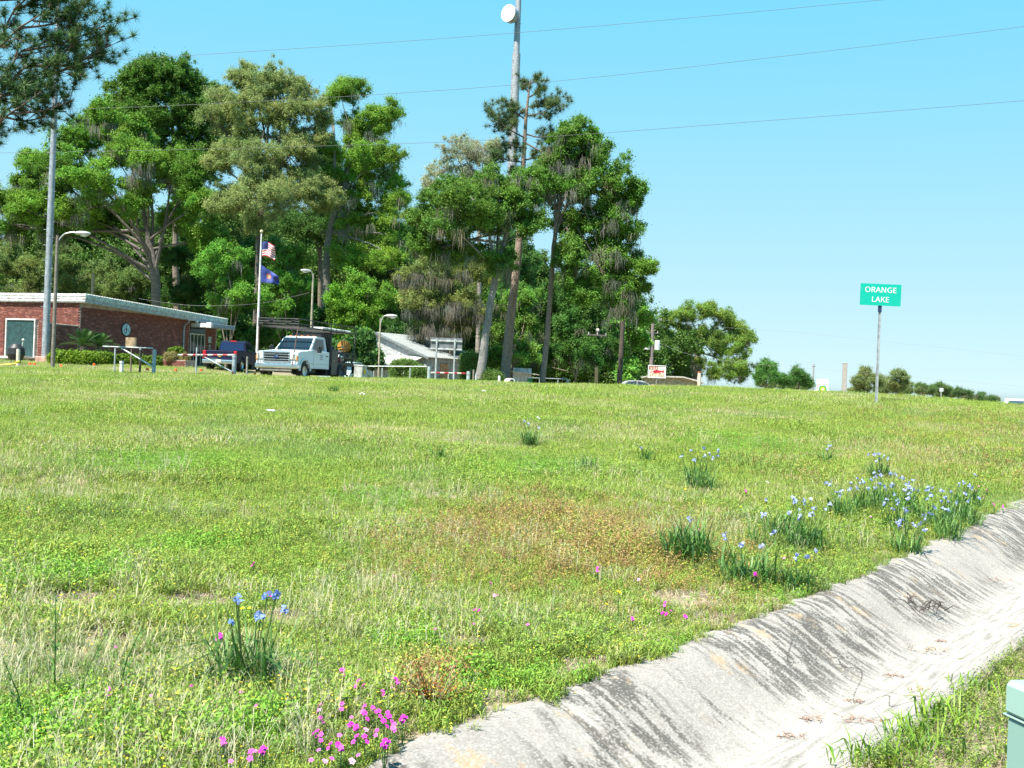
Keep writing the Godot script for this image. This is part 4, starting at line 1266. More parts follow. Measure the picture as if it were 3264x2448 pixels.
func cobra_lamp(called: String, label: String, foot: Vector3, high: float, reach: float, r: float, pole: Material, turn := 0.0) -> void:
	var o := thing(called, label, "street lamp", foot, turn, "lamps on poles in the yard")
	var g := Geo.new()
	g.tube([Vector3(0, -0.3, 0), Vector3(0, high * 0.5, 0), Vector3(0, high, 0)], [r * 1.15, r, r * 0.85], 10)
	part("pole", g, pole, o)
	g = Geo.new()
	var p := bend([Vector3(0, high - 0.35, 0), Vector3(reach * 0.3, high + 0.05, 0), Vector3(reach * 0.7, high + 0.18, 0), Vector3(reach, high + 0.18, 0)], [0.035, 0.035, 0.035, 0.035])
	g.tube(p[0], p[1], 8)
	part("arm", g, mat(0.55, 0.57, 0.6, 0.4, 0.6), o)
	g = Geo.new()
	g.ball(Vector3(reach + 0.22 * signf(reach), high + 0.17, 0), Vector3(0.4, 0.11, 0.15), 8, 14)
	var head := part("lamp_head", g, mat(0.62, 0.64, 0.67, 0.35, 0.3), o)
	g = Geo.new()
	g.ball(Vector3(reach + 0.3 * signf(reach), high + 0.08, 0), Vector3(0.2, 0.08, 0.12), 6, 10)
	part("lens", g, mat(0.75, 0.78, 0.8, 0.15), head)

func gate(label: String, posts: Array, from: Vector3, to: Vector3, brace: Array, striped: bool, heavy: Vector3, heavy_h: float, heavy_r := 0.085) -> void:
	var o := thing("pipe_gate", label, "gate", heavy, 0.0, "pipe barriers across the yard")
	var steel := mat(0.55, 0.6, 0.64, 0.4, 0.4)
	var g := Geo.new()
	g.tube([Vector3(0, -0.3, 0), Vector3(0, heavy_h, 0), Vector3(0, heavy_h + 0.04, 0)], [heavy_r, heavy_r, heavy_r * 0.6], 12)
	g.tube([Vector3(0, heavy_h - 0.14, 0), Vector3(0, heavy_h - 0.1, 0)], [heavy_r * 1.15, heavy_r * 1.15], 12)
	part("gate_post", g, mat(0.42, 0.5, 0.53, 0.5, 0.1), o)
	if striped:
		var n := int(from.distance_to(to) / 0.24)
		for i in n:
			g = Geo.new()
			g.rod(from.lerp(to, float(i) / n) - heavy, from.lerp(to, (i + 1.0) / n) - heavy, 0.045, 8)
			part("red_band" if i % 2 else "white_band", g, mat(0.5, 0.045, 0.06, 0.6) if i % 2 else mat(0.7, 0.66, 0.6, 0.6), o)
	else:
		g = Geo.new()
		g.rod(from - heavy, to - heavy, 0.028, 8)
		part("rail", g, steel, o)
	if brace.size() == 2:
		g = Geo.new()
		g.rod(brace[0] - heavy, brace[1] - heavy, 0.035, 8)
		part("brace", g, steel, o)
	for p in posts:
		g = Geo.new()
		g.rod(p[0] - heavy - Vector3(0, 0.2, 0), p[0] - heavy + Vector3(0, p[1], 0), 0.035, 8)
		part("support", g, steel, o)

func post(called: String, label: String, category: String, foot: Vector3, high: float, r: float, m: Material, group := "", top: Material = null) -> Node3D:
	var o := thing(called, label, category, foot, rnd(-20, 20), group)
	var g := Geo.new()
	g.tube([Vector3(0, -0.25, 0), Vector3(0, high - 0.03, 0), Vector3(0, high, 0)], [r, r, r * 0.7], 8)
	part("shaft", g, m, o)
	if top:
		g = Geo.new()
		g.tube([Vector3(0, high - 0.06, 0), Vector3(0, high + 0.03, 0)], [r * 1.15, r * 1.1], 10)
		part("cap", g, top, o)
	return o

func shrub(called: String, label: String, foot: Vector3, size: Vector3, tint: Color, leaf: ArrayMesh, s: float, count: int, category := "hedge") -> void:
	var o := thing(called, label, category, foot)
	var where := []
	var tints := []
	for i in count:
		var e := Vector3(rnd(-1, 1), rnd(-1, 1), rnd(-1, 1))
		e = e.lerp(e.normalized(), 0.6)
		var p := Vector3(e.x * size.x * 0.5, size.y * 0.5 + e.y * size.y * 0.5, e.z * size.z * 0.5)
		where.append(Transform3D(Basis(any_dir(), rnd(0, TAU)).scaled(Vector3.ONE * s * rnd(0.7, 1.2)), p))
		tints.append(varied(tint, 0.22))
	scatter("foliage", leaf, tinted(0.5, 0.5), where, tints, o)
	var g := Geo.new()
	for i in 5:
		g.tube([Vector3(rnd(-0.3, 0.3) * size.x, -0.1, 0), Vector3(rnd(-0.35, 0.35) * size.x, size.y * 0.6, 0)], [0.025, 0.01], 5)
	part("stems", g, mat(0.14, 0.1, 0.07), o)

func yard() -> void:
	var steel := mat(0.33, 0.37, 0.43, 0.5, 0.2)
	var wood := bark(0.2, 0.16, 0.12)
	var pale_wood := mat(0.36, 0.33, 0.26, 0.85)
	# tall tapered steel pole on a pink footing
	var o := thing("steel_pole", "tall tapered grey steel pole with climbing steps by the teal door", "pole", on(-25.53, -57.60))
	var g := Geo.new()
	g.tube([Vector3(0, -0.2, 0), Vector3(0.0, 7.2, 0)], [0.19, 0.165], 14)
	part("lower_shaft", g, steel, o)
	g = Geo.new()
	g.tube([Vector3(0.0, 6.9, 0), Vector3(0.0, 14, 0), Vector3(0.0, 26, 0)], [0.178, 0.145, 0.09], 14)
	part("upper_shaft", g, steel, o)
	for k in 38:
		g = Geo.new()
		var sg := 1.0 if k % 2 else -1.0
		g.rod(Vector3(sg * 0.12, 2.2 + k * 0.42, 0.05), Vector3(sg * 0.3, 2.2 + k * 0.42, 0.1), 0.012, 5)
		part("step_bolt", g, mat(0.4, 0.42, 0.46, 0.4, 0.6), o)
	g = Geo.new()
	g.box(Vector3(0.05, 0.02, 0.1), Vector3(0.75, 0.6, 0.75), 0.03)
	part("footing", g, mat(0.55, 0.33, 0.28, 0.85), o)
	cobra_lamp("street_lamp", "brown wooden lamp pole with curved arm beside the tall steel pole", on(-22.66, -52.00), 6.55, 0.95, 0.085, mat(0.2, 0.18, 0.16, 0.9), 8.0)
	cobra_lamp("street_lamp", "pale yellow lamp pole with short arm above the white shed", on(-8.37, -66.00), 3.95, 0.45, 0.055, pale_wood)
	cobra_lamp("street_lamp", "pale lamp pole rising behind the ladder rack of the white truck", on(-13.84, -72.00), 6.9, -0.3, 0.075, pale_wood, 30.0)
	# flagpole and its two flags
	o = thing("flagpole", "slim white flagpole with gilt ball between building and trees", "flagpole", on(-15.05, -62.00))
	var top := 8.10
	g = Geo.new()
	g.tube([Vector3(0, -0.2, 0), Vector3(0, top * 0.6, 0), Vector3(0, top, 0)], [0.075, 0.065, 0.04], 10)
	part("pole", g, mat(0.75, 0.76, 0.78, 0.35), o)
	g = Geo.new()
	g.ball(Vector3(0, top + 0.12, 0), Vector3.ONE * 0.1, 8, 10)
	part("finial", g, mat(0.7, 0.62, 0.35, 0.3), o)
	flag("flag", "red and white striped flag with blue canton at the top of the flagpole", o.position + Vector3(0.08, top - 0.5, 0), 0.75, 0.85, true)
	flag("flag", "dark blue flag with orange and cream emblem drooping below the striped flag", o.position + Vector3(0.08, top - 1.85, 0), 1.05, 1.0, false)
	# posts, gates and markers
	gate("plain grey pipe gate in front of the hedge and round plaque", [[on(-18.25, -48.40), 1.18]], Vector3(-18.90, 2.61, -48.60), Vector3(-16.39, 2.60, -48.00), [Vector3(-17.93, 2.55, -48.30), Vector3(-16.40, 1.78, -48.00)], false, on(-16.31, -48.00), 1.14)
	gate("red and white banded pipe gate in front of the blue pickup", [[on(-14.99, -50.00), 1.32]], Vector3(-15.97, 2.37, -50.30), Vector3(-13.27, 2.46, -50.00), [Vector3(-14.77, 2.37, -50.20), Vector3(-13.30, 1.67, -50.00)], true, on(-13.19, -50.00), 1.06, 0.1)
	gate("red banded pipe gate in front of the white shed", [[on(-6.54, -53.00), 0.66], [on(-5.14, -53.00), 0.68]], Vector3(-7.30, 2.21, -53.00), Vector3(-4.31, 2.31, -53.00), [], false, on(-4.19, -53.00), 0.76)
	gate("low red and white banded barrier under the road sign back", [[on(-3.33, -55.00), 0.46]], Vector3(-4.16, 2.02, -54.00), Vector3(-2.46, 2.05, -55.00), [], true, on(-2.29, -55.00), 0.58, 0.1)
	gate("low grey pipe barrier behind the brown oak trunk", [[on(1.81, -70.00), 0.7], [on(3.04, -70.00), 0.7]], Vector3(1.01, 2.05, -69.00), Vector3(3.61, 2.06, -70.00), [], false, on(3.69, -70.00), 0.75)
	o = post("sign_post", "rusty blank sign plate on a brown post behind the plain pipe gate", "sign", on(-17.72, -49.00), 1.66, 0.035, wood)
	g = Geo.new()
	g.box(Vector3(0, 1.45, 0.06), Vector3(0.55, 0.44, 0.02), 0.006)
	part("plate", g, mat(0.36, 0.27, 0.17, 0.8), o)
	post("wooden_post", "short dark wooden post right of the rusty sign plate", "post", on(-17.12, -48.50), 1.2, 0.05, bark(0.06, 0.055, 0.05), "", mat(0.4, 0.4, 0.4))
	post("marker_post", "white round topped marker post beside the plain pipe gate", "post", on(-17.78, -48.00), 0.56, 0.09, mat(0.78, 0.78, 0.76, 0.5), "", mat(0.8, 0.8, 0.8))
	post("wooden_post", "grey wooden post left of the white truck bumper", "post", on(-12.58, -50.00), 1.0, 0.045, mat(0.33, 0.33, 0.3, 0.9))
	post("marker_post", "white short marker post left of the pine trunk", "post", on(-0.66, -54.00), 0.45, 0.07, mat(0.78, 0.78, 0.76, 0.5))
	post("wooden_post", "thin grey post at the foot of the leaning grey trunk", "post", on(-2.10, -57.00), 0.75, 0.05, mat(0.25, 0.22, 0.2, 0.9))
	post("wooden_post", "pale thin post just right of the low banded barrier", "post", on(-1.92, -56.00), 0.55, 0.045, mat(0.5, 0.55, 0.58, 0.6))
	post("wooden_post", "thin brown pole standing behind the brick roof", "pole", on(-36.87, -92.00), 8.0, 0.13, pale_wood)
	o = post("valve_post", "yellow and white pipe post beside the black covered grill", "post", on(-24.61, -52.50), 0.85, 0.09, mat(0.68, 0.66, 0.55, 0.6))
	g = Geo.new()
	g.tube([Vector3(0, 0.12, 0.02), Vector3(-0.35, 0.05, 0.15), Vector3(-0.8, 0.0, 0.2)], [0.05, 0.05, 0.04], 8)
	g.ball(Vector3(0, 0.2, 0), Vector3(0.12, 0.1, 0.12), 6, 8)
	part("yellow_pipe", g, mat(0.7, 0.55, 0.05, 0.5), o)
	o = thing("grill", "black covered round grill in front of the teal door", "grill", on(-25.43, -54.00))
	g = Geo.new()
	g.lathe(Vector3.ZERO, [[0.0, 0.2], [0.33, 0.22], [0.43, 0.5], [0.4, 0.82], [0.24, 1.02], [0.05, 1.08], [0.0, 1.08]], 16)
	part("cover", g, mat(0.02, 0.02, 0.025, 0.5), o)
	for k in 3:
		g = Geo.new()
		g.rod(Vector3(cos(k * 2.1) * 0.3, -0.1, sin(k * 2.1) * 0.3), Vector3(cos(k * 2.1) * 0.22, 0.3, sin(k * 2.1) * 0.22), 0.02, 6)
		part("leg", g, mat(0.2, 0.2, 0.2, 0.4, 0.7), o)
	g = Geo.new()
	g.rod(Vector3(0.3, 0.9, 0), Vector3(0.34, 1.2, 0), 0.02, 6)
	g.ball(Vector3(0.34, 1.25, 0), Vector3.ONE * 0.07, 6, 8)
	part("white_knob", g, mat(0.75, 0.75, 0.75), o)
	# orange marker flags
	var first: Node3D
	var spots := [[on(-23.62, -51.50), "orange marker flag left of the lamp pole, left one of a pair"], [on(-23.17, -51.00), "orange marker flag left of the lamp pole, right one of a pair"], [on(-21.66, -50.50), "orange marker flag at the foot of the wooden lamp pole"], [on(-21.08, -53.00), "orange marker flag in front of the trimmed hedge"], [on(-17.19, -49.50), "orange marker flag under the brace of the plain gate"], [on(-16.02, -50.00), "orange marker flag in front of the brick planter"], [on(-15.11, -51.00), "orange marker flag in front of the glass entrance"], [on(-13.14, -49.50), "orange marker flag at the post of the banded gate"], [on(-12.02, -49.00), "orange marker flag at the left corner of the truck bumper"], [on(-7.80, -49.50), "orange marker flag under the rear of the white truck"]]
	for s in spots:
		if first == null:
			first = thing("marker_flag", s[1], "marker flag", s[0], 0.0, "orange marker flags along the crest")
			g = Geo.new()
			g.rod(Vector3(0, -0.1, 0), Vector3(0, 0.36, 0), 0.006, 5)
			part("wire", g, mat(0.4, 0.4, 0.4), first)
			g = Geo.new()
			var q := [Vector3(0, 0.36, 0), Vector3(0.12, 0.35, 0.03), Vector3(0.19, 0.33, -0.02), Vector3(0.18, 0.2, 0.0), Vector3(0.1, 0.2, 0.04), Vector3(0, 0.21, 0)]
			g.quad(q[0], q[1], q[4], q[5], Vector3(0, 0, 1))
			g.quad(q[1], q[2], q[3], q[4], Vector3(0, 0, 1))
			first.scale = Vector3.ONE * 0.75
			part("orange_flag", g, mat(0.85, 0.13, 0.02, 0.6, 0.0, false), first)
		else:
			again(first, s[0], rnd(-50, 50), s[1])
	# cycads, hedge, planter
	var k := 0
	for c in [[on(-23.42, -57.50), "larger spiky cycad palm behind the left end of the hedge", 1.5, 30], [on(-22.96, -58.50), "smaller spiky cycad palm, right of the larger one", 1.2, 26]]:
		o = thing("cycad", c[1], "palm", c[0])
		g = Geo.new()
		g.tube([Vector3(0, -0.2, 0), Vector3(0, 0.95, 0)], [0.2, 0.17], 9)
		part("trunk", g, wood, o)
		for i in int(c[3]):
			var a := i * 2.4
			var steep: float = 0.25 + 1.15 * i / c[3]
			var d := Vector3(cos(a) * cos(steep), sin(steep), sin(a) * cos(steep))
			var fr := Geo.new()
			fr.col = varied(Color(0.05, 0.115, 0.03), 0.2)
			var side := d.cross(Vector3.UP).normalized()
			for j in 16:
				var t := (j + 1.0) / 16.0
				var p: Vector3 = Vector3(0, 0.95, 0) + d * t * c[2] - Vector3(0, 0.35 * t * t * c[2], 0)
				var l := 0.22 * sin(t * 2.6 + 0.35)
				for sg in [-1.0, 1.0]:
					var e: Vector3 = p + side * sg * l + d * 0.1 + Vector3(0, 0.03, 0)
					fr.tri(p - d * 0.03, p + d * 0.03, e, Vector3(0, 1, 0.3))
			part("frond", fr, tinted(0.35, 0.3), o)
	shrub("trimmed_hedge", "rounded bright green hedge below the cycads", on(-23.09, -55.50), Vector3(2.5, 0.66, 1.2), Color(0.16, 0.27, 0.02), kept["big"], 0.35, 900)
	shrub("trimmed_hedge", "second hedge block, under the smaller cycad", on(-22.54, -57.50), Vector3(1.6, 0.6, 1.1), Color(0.14, 0.24, 0.02), kept["big"], 0.35, 600)
	shrub("trimmed_hedge", "low thin hedge below the round plaque", on(-22.07, -60.00), Vector3(2.2, 0.55, 0.8), Color(0.12, 0.21, 0.02), kept["big"], 0.32, 500)
	shrub("trimmed_hedge", "low thin hedge left of the brick planter", on(-21.17, -62.00), Vector3(1.5, 0.5, 0.8), Color(0.12, 0.21, 0.025), kept["big"], 0.32, 350)
	o = thing("brick_planter", "low brick planter left of the glass entrance", "planter", on(-19.73, -62.00), -19.0)
	g = Geo.new()
	g.box(Vector3(0, 0.1, 0), Vector3(1.95, 0.6, 1.0), 0.01)
	part("core", g, mat(0.36, 0.3, 0.27, 0.95), o)
	bricks(o, Vector3(1.0, -0.15, 0.505), Vector3(-1, 0, 0), Vector3(0, 0, 1), 2.0, 0.56)
	shrub("planter_shrub", "round clipped green shrub in the brick planter", on(-19.78, -62.00) + Vector3(0, 0.38, 0), Vector3(0.8, 0.75, 0.7), Color(0.13, 0.23, 0.02), kept["big"], 0.28, 260, "shrub")
	shrub("dry_plant", "straw coloured dead plant on the left of the brick planter", on(-19.95, -61.60) + Vector3(0, 0.36, 0), Vector3(0.7, 0.5, 0.5), Color(0.36, 0.31, 0.13), kept["fine"], 0.28, 130, "plant")
	shrub("dry_plant", "straw coloured dead plant at the right end of the brick planter", on(-19.20, -61.80) + Vector3(0, 0.36, 0), Vector3(0.5, 0.4, 0.45), Color(0.36, 0.31, 0.13), kept["fine"], 0.28, 100, "plant")
	for s in [[on(-6.16, -60.00), "leafy roadside shrub in front of the white shed", Vector3(1.5, 1.3, 1.0), 260], [on(-2.49, -66.00), "leafy shrub at the right end of the white shed", Vector3(1.6, 1.9, 1.2), 420], [on(-5.03, -57.00), "thin tall weeds shrub by the post of the red banded gate", Vector3(0.7, 0.8, 0.6), 90], [on(-1.20, -62.00), "low bright bush between the two leaning trunks", Vector3(1.3, 0.7, 0.8), 220]]:
		shrub("roadside_shrub", s[1], s[0], s[2], Color(0.13, 0.23, 0.05), kept["fine"], 0.5, s[3], "shrub")
	# grey cabinet with its sticker
	o = thing("utility_cabinet", "grey leaning utility cabinet with a yellow sticker right of the truck", "cabinet", on(-6.79, -47.00), -25.0)
	o.rotation_degrees.z = -3.0
	o.position.y -= 0.12
	g = Geo.new()
	g.box(Vector3(0, 0.33, 0), Vector3(0.44, 0.9, 0.4), 0.02)
	part("case", g, mat(0.42, 0.44, 0.44, 0.55), o)
	g = Geo.new()
	g.box(Vector3(0.0, 0.77, 0.0), Vector3(0.5, 0.05, 0.44), 0.012)
	part("lid", g, mat(0.46, 0.48, 0.48, 0.55), o)
	g = Geo.new()
	g.box(Vector3(0.2 + 0.032, 0.52, 0.02), Vector3(0.006, 0.22, 0.16))
	part("sticker", g, mat(0.7, 0.5, 0.03), o)
	# back of a road sign
	o = thing("road_sign_back", "grey back of a large road sign on two steel posts", "sign", on(-3.18, -50.00))
	var low := Vector3(-3.24, 3.07, -50.00)
	var hi := Vector3(-3.26, 3.66, -50.00)
	g = Geo.new()
	g.box(Vector3(0, (low.y + hi.y) / 2 - o.position.y, -0.06), Vector3(1.5, hi.y - low.y, 0.02), 0.005)
	part("panel", g, mat(0.17, 0.19, 0.21, 0.55, 0.1), o)
	for y in [low.y + 0.06, hi.y - 0.14]:
		g = Geo.new()
		g.box(Vector3(0, y - o.position.y, -0.02), Vector3(1.5, 0.07, 0.06), 0.005)
		part("stiffener", g, mat(0.6, 0.62, 0.65, 0.4, 0.4), o)
	for x in [-0.46, 0.4]:
		g = Geo.new()
		var up: float = hi.y - 0.05 - o.position.y
		g.box(Vector3(x, (up - 0.3) / 2, 0.02), Vector3(0.075, up + 0.3, 0.05), 0.008)
		part("post", g, mat(0.5, 0.54, 0.57, 0.45, 0.4), o)
	o = thing("mailbox", "white arched mailbox with dark mouth at the foot of the pine", "mailbox", on(-0.05, -60.00), 25.0)
	g = Geo.new()
	var arch := PackedVector2Array([Vector2(-0.22, 0.0), Vector2(0.22, 0.0)])
	for i in 9:
		arch.append(Vector2(cos(PI * i / 8.0) * 0.22, 0.2 + sin(PI * i / 8.0) * 0.22))
	g.prism(arch, -0.5, 0.1)
	part("shell", g, mat(0.72, 0.72, 0.72, 0.4), o)
	g = Geo.new()
	g.prism(disc(0.16, 12, Vector2(0.0, 0.2), 0.9), 0.1, 0.11)
	part("mouth", g, mat(0.02, 0.02, 0.03), o)
	# dish tower
	o = thing("dish_tower", "tall pale grey tower pole carrying a white drum dish", "tower", on(-0.92, -117.0))
	g = Geo.new()
	var joint: float = Vector3(-1.30, 38.19, -117.00).y - o.position.y
	g.tube([Vector3(0, -1, 0), Vector3(0, joint, 0)], [0.62, 0.46], 16)
	part("lower_pole", g, mat(0.36, 0.385, 0.43, 0.5, 0.1), o)
	g = Geo.new()
	g.tube([Vector3(0, joint, 0), Vector3(0, joint + 14, 0)], [0.35, 0.27], 16)
	part("upper_pole", g, mat(0.36, 0.385, 0.43, 0.5, 0.1), o)
	g = Geo.new()
	for i in 30:
		g.rod(Vector3((0.3 if i % 2 else -0.3), joint - 12.0 + i * 0.8, 0.35), Vector3((0.45 if i % 2 else -0.45), joint - 12.0 + i * 0.8, 0.55), 0.02, 5)
	part("climbing_pegs", g, mat(0.4, 0.42, 0.46, 0.4, 0.5), o)
	var dish := Node3D.new()
	var dp: Vector3 = Vector3(-1.97, 42.33, -116.00)
	g = Geo.new()
	g.xf = Transform3D(Basis(Vector3(0, 1, 0), -0.62), dp - o.position)
	g.prism(disc(0.92, 30), -0.75, 0.0)
	part("drum", g, mat(0.35, 0.4, 0.46, 0.5), o)
	g = Geo.new()
	g.xf = Transform3D(Basis(Vector3(0, 1, 0), -0.62), dp - o.position)
	g.prism(disc(0.94, 30), 0.0, 0.05)
	var face := part("dish_face", g, mat(0.8, 0.8, 0.8, 0.5, 0.0, false), o)
	g = Geo.new()
	g.xf = Transform3D(Basis(Vector3(0, 1, 0), -0.62), dp - o.position) * Transform3D(Basis(Vector3(0, 0, 1), 0.35), Vector3(-0.05, 0.5, 0.052))
	g.box(Vector3.ZERO, Vector3(0.26, 0.05, 0.006))
	part("red_mark", g, mat(0.5, 0.05, 0.08), face)
	g = Geo.new()
	g.rod(dp - o.position + Vector3(0.35, -0.5, -0.4), Vector3(0.2, dp.y - o.position.y - 0.7, 0.2), 0.08, 8)
	g.rod(dp - o.position + Vector3(0.35, 0.3, -0.4), Vector3(0.2, dp.y - o.position.y + 0.3, 0.2), 0.08, 8)
	part("dish_bracket", g, mat(0.4, 0.45, 0.5, 0.5, 0.3), o)
	dish.free()

func flag(called: String, label: String, at: Vector3, w: float, h: float, stripes: bool) -> void:
	var o := thing(called, label, "flag", at)
	var cols := 18
	var rows := 13
	var cloth := {}
	for i in cols:
		for k in rows:
			var c := "blue_field"
			var u := (i + 0.5) / cols
			var v := (k + 0.5) / rows
			if stripes:
				c = "blue_canton" if u < 0.42 and v < 0.53 else ("red_stripes" if k % 2 == 0 else "white_stripes")
			else:
				var r := Vector2((u - 0.42) * 1.2, v - 0.5).length()
				if r < 0.09:
					c = "cream_centre"
				elif r < 0.17:
					c = "orange_emblem"
			if not cloth.has(c):
				cloth[c] = Geo.new()
			var q := []
			for e in [[i, k], [i + 1, k], [i + 1, k + 1], [i, k + 1]]:
				var a: float = float(e[0]) / cols
				var b: float = float(e[1]) / rows
				var droop := 0.12 if stripes else 0.75
				var shrink := 1.0 if stripes else 1.0 - 0.55 * a
				q.append(Vector3(w * a, -h * b * shrink - droop * a * h * (1.0 if stripes else 0.85) + (0.1 * sin(a * 5.0) if stripes else 0.0) * h, 0.09 * sin(a * 9.0 + b * 3.0) * a * 1.4 + 0.05 * sin(b * 8.0) * a))
			cloth[c].quad(q[0], q[1], q[2], q[3], Vector3(0, 0, 1))
	var cols_by := {"blue_field": mat(0.025, 0.05, 0.28), "blue_canton": mat(0.03, 0.05, 0.22), "red_stripes": mat(0.5, 0.03, 0.07), "white_stripes": mat(0.75, 0.74, 0.76), "cream_centre": mat(0.5, 0.4, 0.24), "orange_emblem": mat(0.5, 0.16, 0.1)}
	for c in cloth:
		part(c, cloth[c], cols_by[c], o)

# ---- vehicles

func wheel(parent: Node3D, at: Vector3, r: float, w: float, rim: Material) -> void:
	var side := Transform3D(Basis(Vector3(0, 1, 0), Vector3(1, 0, 0), Vector3(0, 0, -1)), at)
	var g := Geo.new()
	g.xf = side
	var e := w / 2
	g.lathe(Vector3.ZERO, [[r * 0.58, -e], [r * 0.9, -e], [r, -e * 0.7], [r, e * 0.7], [r * 0.9, e], [r * 0.58, e]], 20)
	var t := part("wheel", g, mat(0.018, 0.018, 0.02, 0.8), parent)
	g = Geo.new()
	g.xf = side
	g.lathe(Vector3.ZERO, [[0.0, -e * 0.5], [r * 0.25, -e * 0.55], [r * 0.56, -e * 0.7], [r * 0.6, -e * 0.98], [r * 0.6, e * 0.98], [r * 0.56, e * 0.7], [r * 0.25, e * 0.55], [0.0, e * 0.5]], 20)
	part("rim", g, rim, t)

func arch_poly(front: float, rear: float, low: float, axles: Array, r: float, top: Array) -> PackedVector2Array:
	# the side of a vehicle: wheel arches along its bottom edge, then the upper outline from the front to the rear
	var p := PackedVector2Array()
	p.append(Vector2(rear, low))
	for a in axles:
		for i in 9:
			var t := PI - PI * i / 8.0
			p.append(Vector2(a + cos(t) * r, maxf(low, 0.36 + sin(t) * r)))
	p.append(Vector2(front, low))
	for i in range(0, top.size(), 2):
		p.append(Vector2(top[i], top[i + 1]))
	return p

func taper(g: Geo, low: float, high: float, share: float) -> Geo:
	# the sides of a cab lean in towards its roof
	for i in g.v.size():
		var p := g.v[i]
		p.x *= 1.0 - share * smoothstep(low, high, p.y)
		g.v[i] = p
	return g

func vehicles() -> void:
	var white := mat(0.54, 0.6, 0.69, 0.3, 0.0, false)
	white.clearcoat_enabled = true
	white.clearcoat = 0.6
	var chrome := mat(0.7, 0.72, 0.74, 0.18, 1.0, false)
	var black := mat(0.02, 0.022, 0.026, 0.55)
	var dark_glass := mat(0.012, 0.02, 0.03, 0.04, 0.0, false)
	var o := thing("work_truck", "white work truck with chrome grille and black ladder rack facing the road", "truck", on(-9.50, -48.20), -14.0)
	o.position.y -= 0.02
	var g := Geo.new()
	g.xf = SIDE
	g.prism(arch_poly(2.78, -0.5, 0.52, [2.05], 0.5, [2.8, 0.85, 2.76, 1.12, 2.6, 1.2, 1.4, 1.3, 1.25, 1.32, -0.5, 1.3]), -0.97, 0.97)
	part("body", g, white, o)
	g = Geo.new()
	g.xf = SIDE
	g.prism(poly([-0.48, 1.28, 1.32, 1.3, 0.66, 1.88, 0.42, 1.97, -0.36, 1.97, -0.46, 1.9]), -0.86, 0.86)
	var cab := part("cab", taper(g, 1.3, 1.97, 0.12), white, o)
	g = Geo.new()
	var wa := Vector3(0, 1.34, 1.3)
	var wb := Vector3(0, 1.87, 0.69)
	var wn := Vector3(0, 0.75, 0.66) * 0.02
	g.quad(wa + wn + Vector3(-0.78, 0, 0), wa + wn + Vector3(0.78, 0, 0), wb + wn + Vector3(0.7, 0, 0), wb + wn + Vector3(-0.7, 0, 0), wn)
	part("windshield", g, dark_glass, cab)
	for sg in [-1.0, 1.0]:
		g = Geo.new()
		var x: float = sg * 0.872
		g.quad(Vector3(x, 1.36, 1.05), Vector3(x, 1.36, -0.2), Vector3(x, 1.86, -0.2), Vector3(x, 1.86, 0.58), Vector3(sg, 0, 0))
		part("side_window", taper(g, 1.3, 1.97, 0.12), dark_glass, cab)
		g = Geo.new()
		g.box(Vector3(sg * 0.975, 0.92, 0.42), Vector3(0.03, 0.74, 1.5), 0.012)
		var door := part("door", g, white, o)
		g = Geo.new()
		g.box(Vector3(sg * 1.0, 1.1, -0.2), Vector3(0.03, 0.05, 0.16), 0.01)
		part("handle", g, black, door)
		g = Geo.new()
		for k in [[1.12, 0.34, 0.4], [1.04, 0.26, 0.4], [0.96, 0.3, 0.4]]:
			g.box(Vector3(sg * 0.995, k[0], k[2]), Vector3(0.006, 0.035, k[1]))
		part("door_lettering", g, mat(0.2, 0.25, 0.35), door)
		g = Geo.new()
		g.box(Vector3(sg * 0.985, 0.74, 0.75), Vector3(0.03, 0.05, 2.4), 0.012)
		part("side_trim", g, mat(0.7, 0.72, 0.75, 0.3), o)
		g = Geo.new()
		g.box(Vector3(sg * 1.16, 1.38, 1.0), Vector3(0.2, 0.3, 0.12), 0.03)
		g.rod(Vector3(sg * 0.9, 1.3, 1.0), Vector3(sg * 1.1, 1.34, 1.0), 0.025, 6)
		part("mirror", g, black, o)
		g = Geo.new()
		g.box(Vector3(sg * 0.78, 0.98, 2.8), Vector3(0.34, 0.26, 0.08), 0.03)
		var lamp := part("headlight", g, mat(0.75, 0.78, 0.8, 0.1), o)
		g = Geo.new()
		g.box(Vector3(sg * 0.93, 0.92, 2.78), Vector3(0.1, 0.2, 0.1), 0.02)
		part("turn_signal", g, mat(0.8, 0.28, 0.04, 0.3), lamp)
		wheel(o, Vector3(sg * 0.85, 0.39, 2.05), 0.39, 0.26, mat(0.6, 0.62, 0.64, 0.3, 0.6))
		wheel(o, Vector3(sg * 0.86, 0.39, -1.75), 0.39, 0.42, mat(0.08, 0.1, 0.14, 0.5))
		g = Geo.new()
		var fl := poly([])
		for i in 13:
			var t := PI * i / 12.0
			fl.append(Vector2(2.05 + cos(t) * 0.58, 0.4 + sin(t) * 0.56))
		for i in 13:
			var t := PI - PI * i / 12.0
			fl.append(Vector2(2.05 + cos(t) * 0.5, 0.4 + sin(t) * 0.5))
		g.xf = SIDE
		g.prism(fl, sg * 0.965, sg * 1.01)
		part("fender_flare", g, white, o)
	g = Geo.new()
	g.box(Vector3(0, 0.96, 2.78), Vector3(1.24, 0.46, 0.1), 0.04)
	var grille := part("grille", g, mat(0.01, 0.012, 0.015, 0.6), o)
	g = Geo.new()
	g.box(Vector3(0, 1.17, 2.83), Vector3(1.28, 0.06, 0.07), 0.02)
	g.box(Vector3(0, 0.75, 2.83), Vector3(1.28, 0.06, 0.07), 0.02)
	for sg in [-1.0, 1.0]:
		g.box(Vector3(sg * 0.61, 0.96, 2.83), Vector3(0.07, 0.46, 0.07), 0.02)
	part("grille_frame", g, chrome, grille)
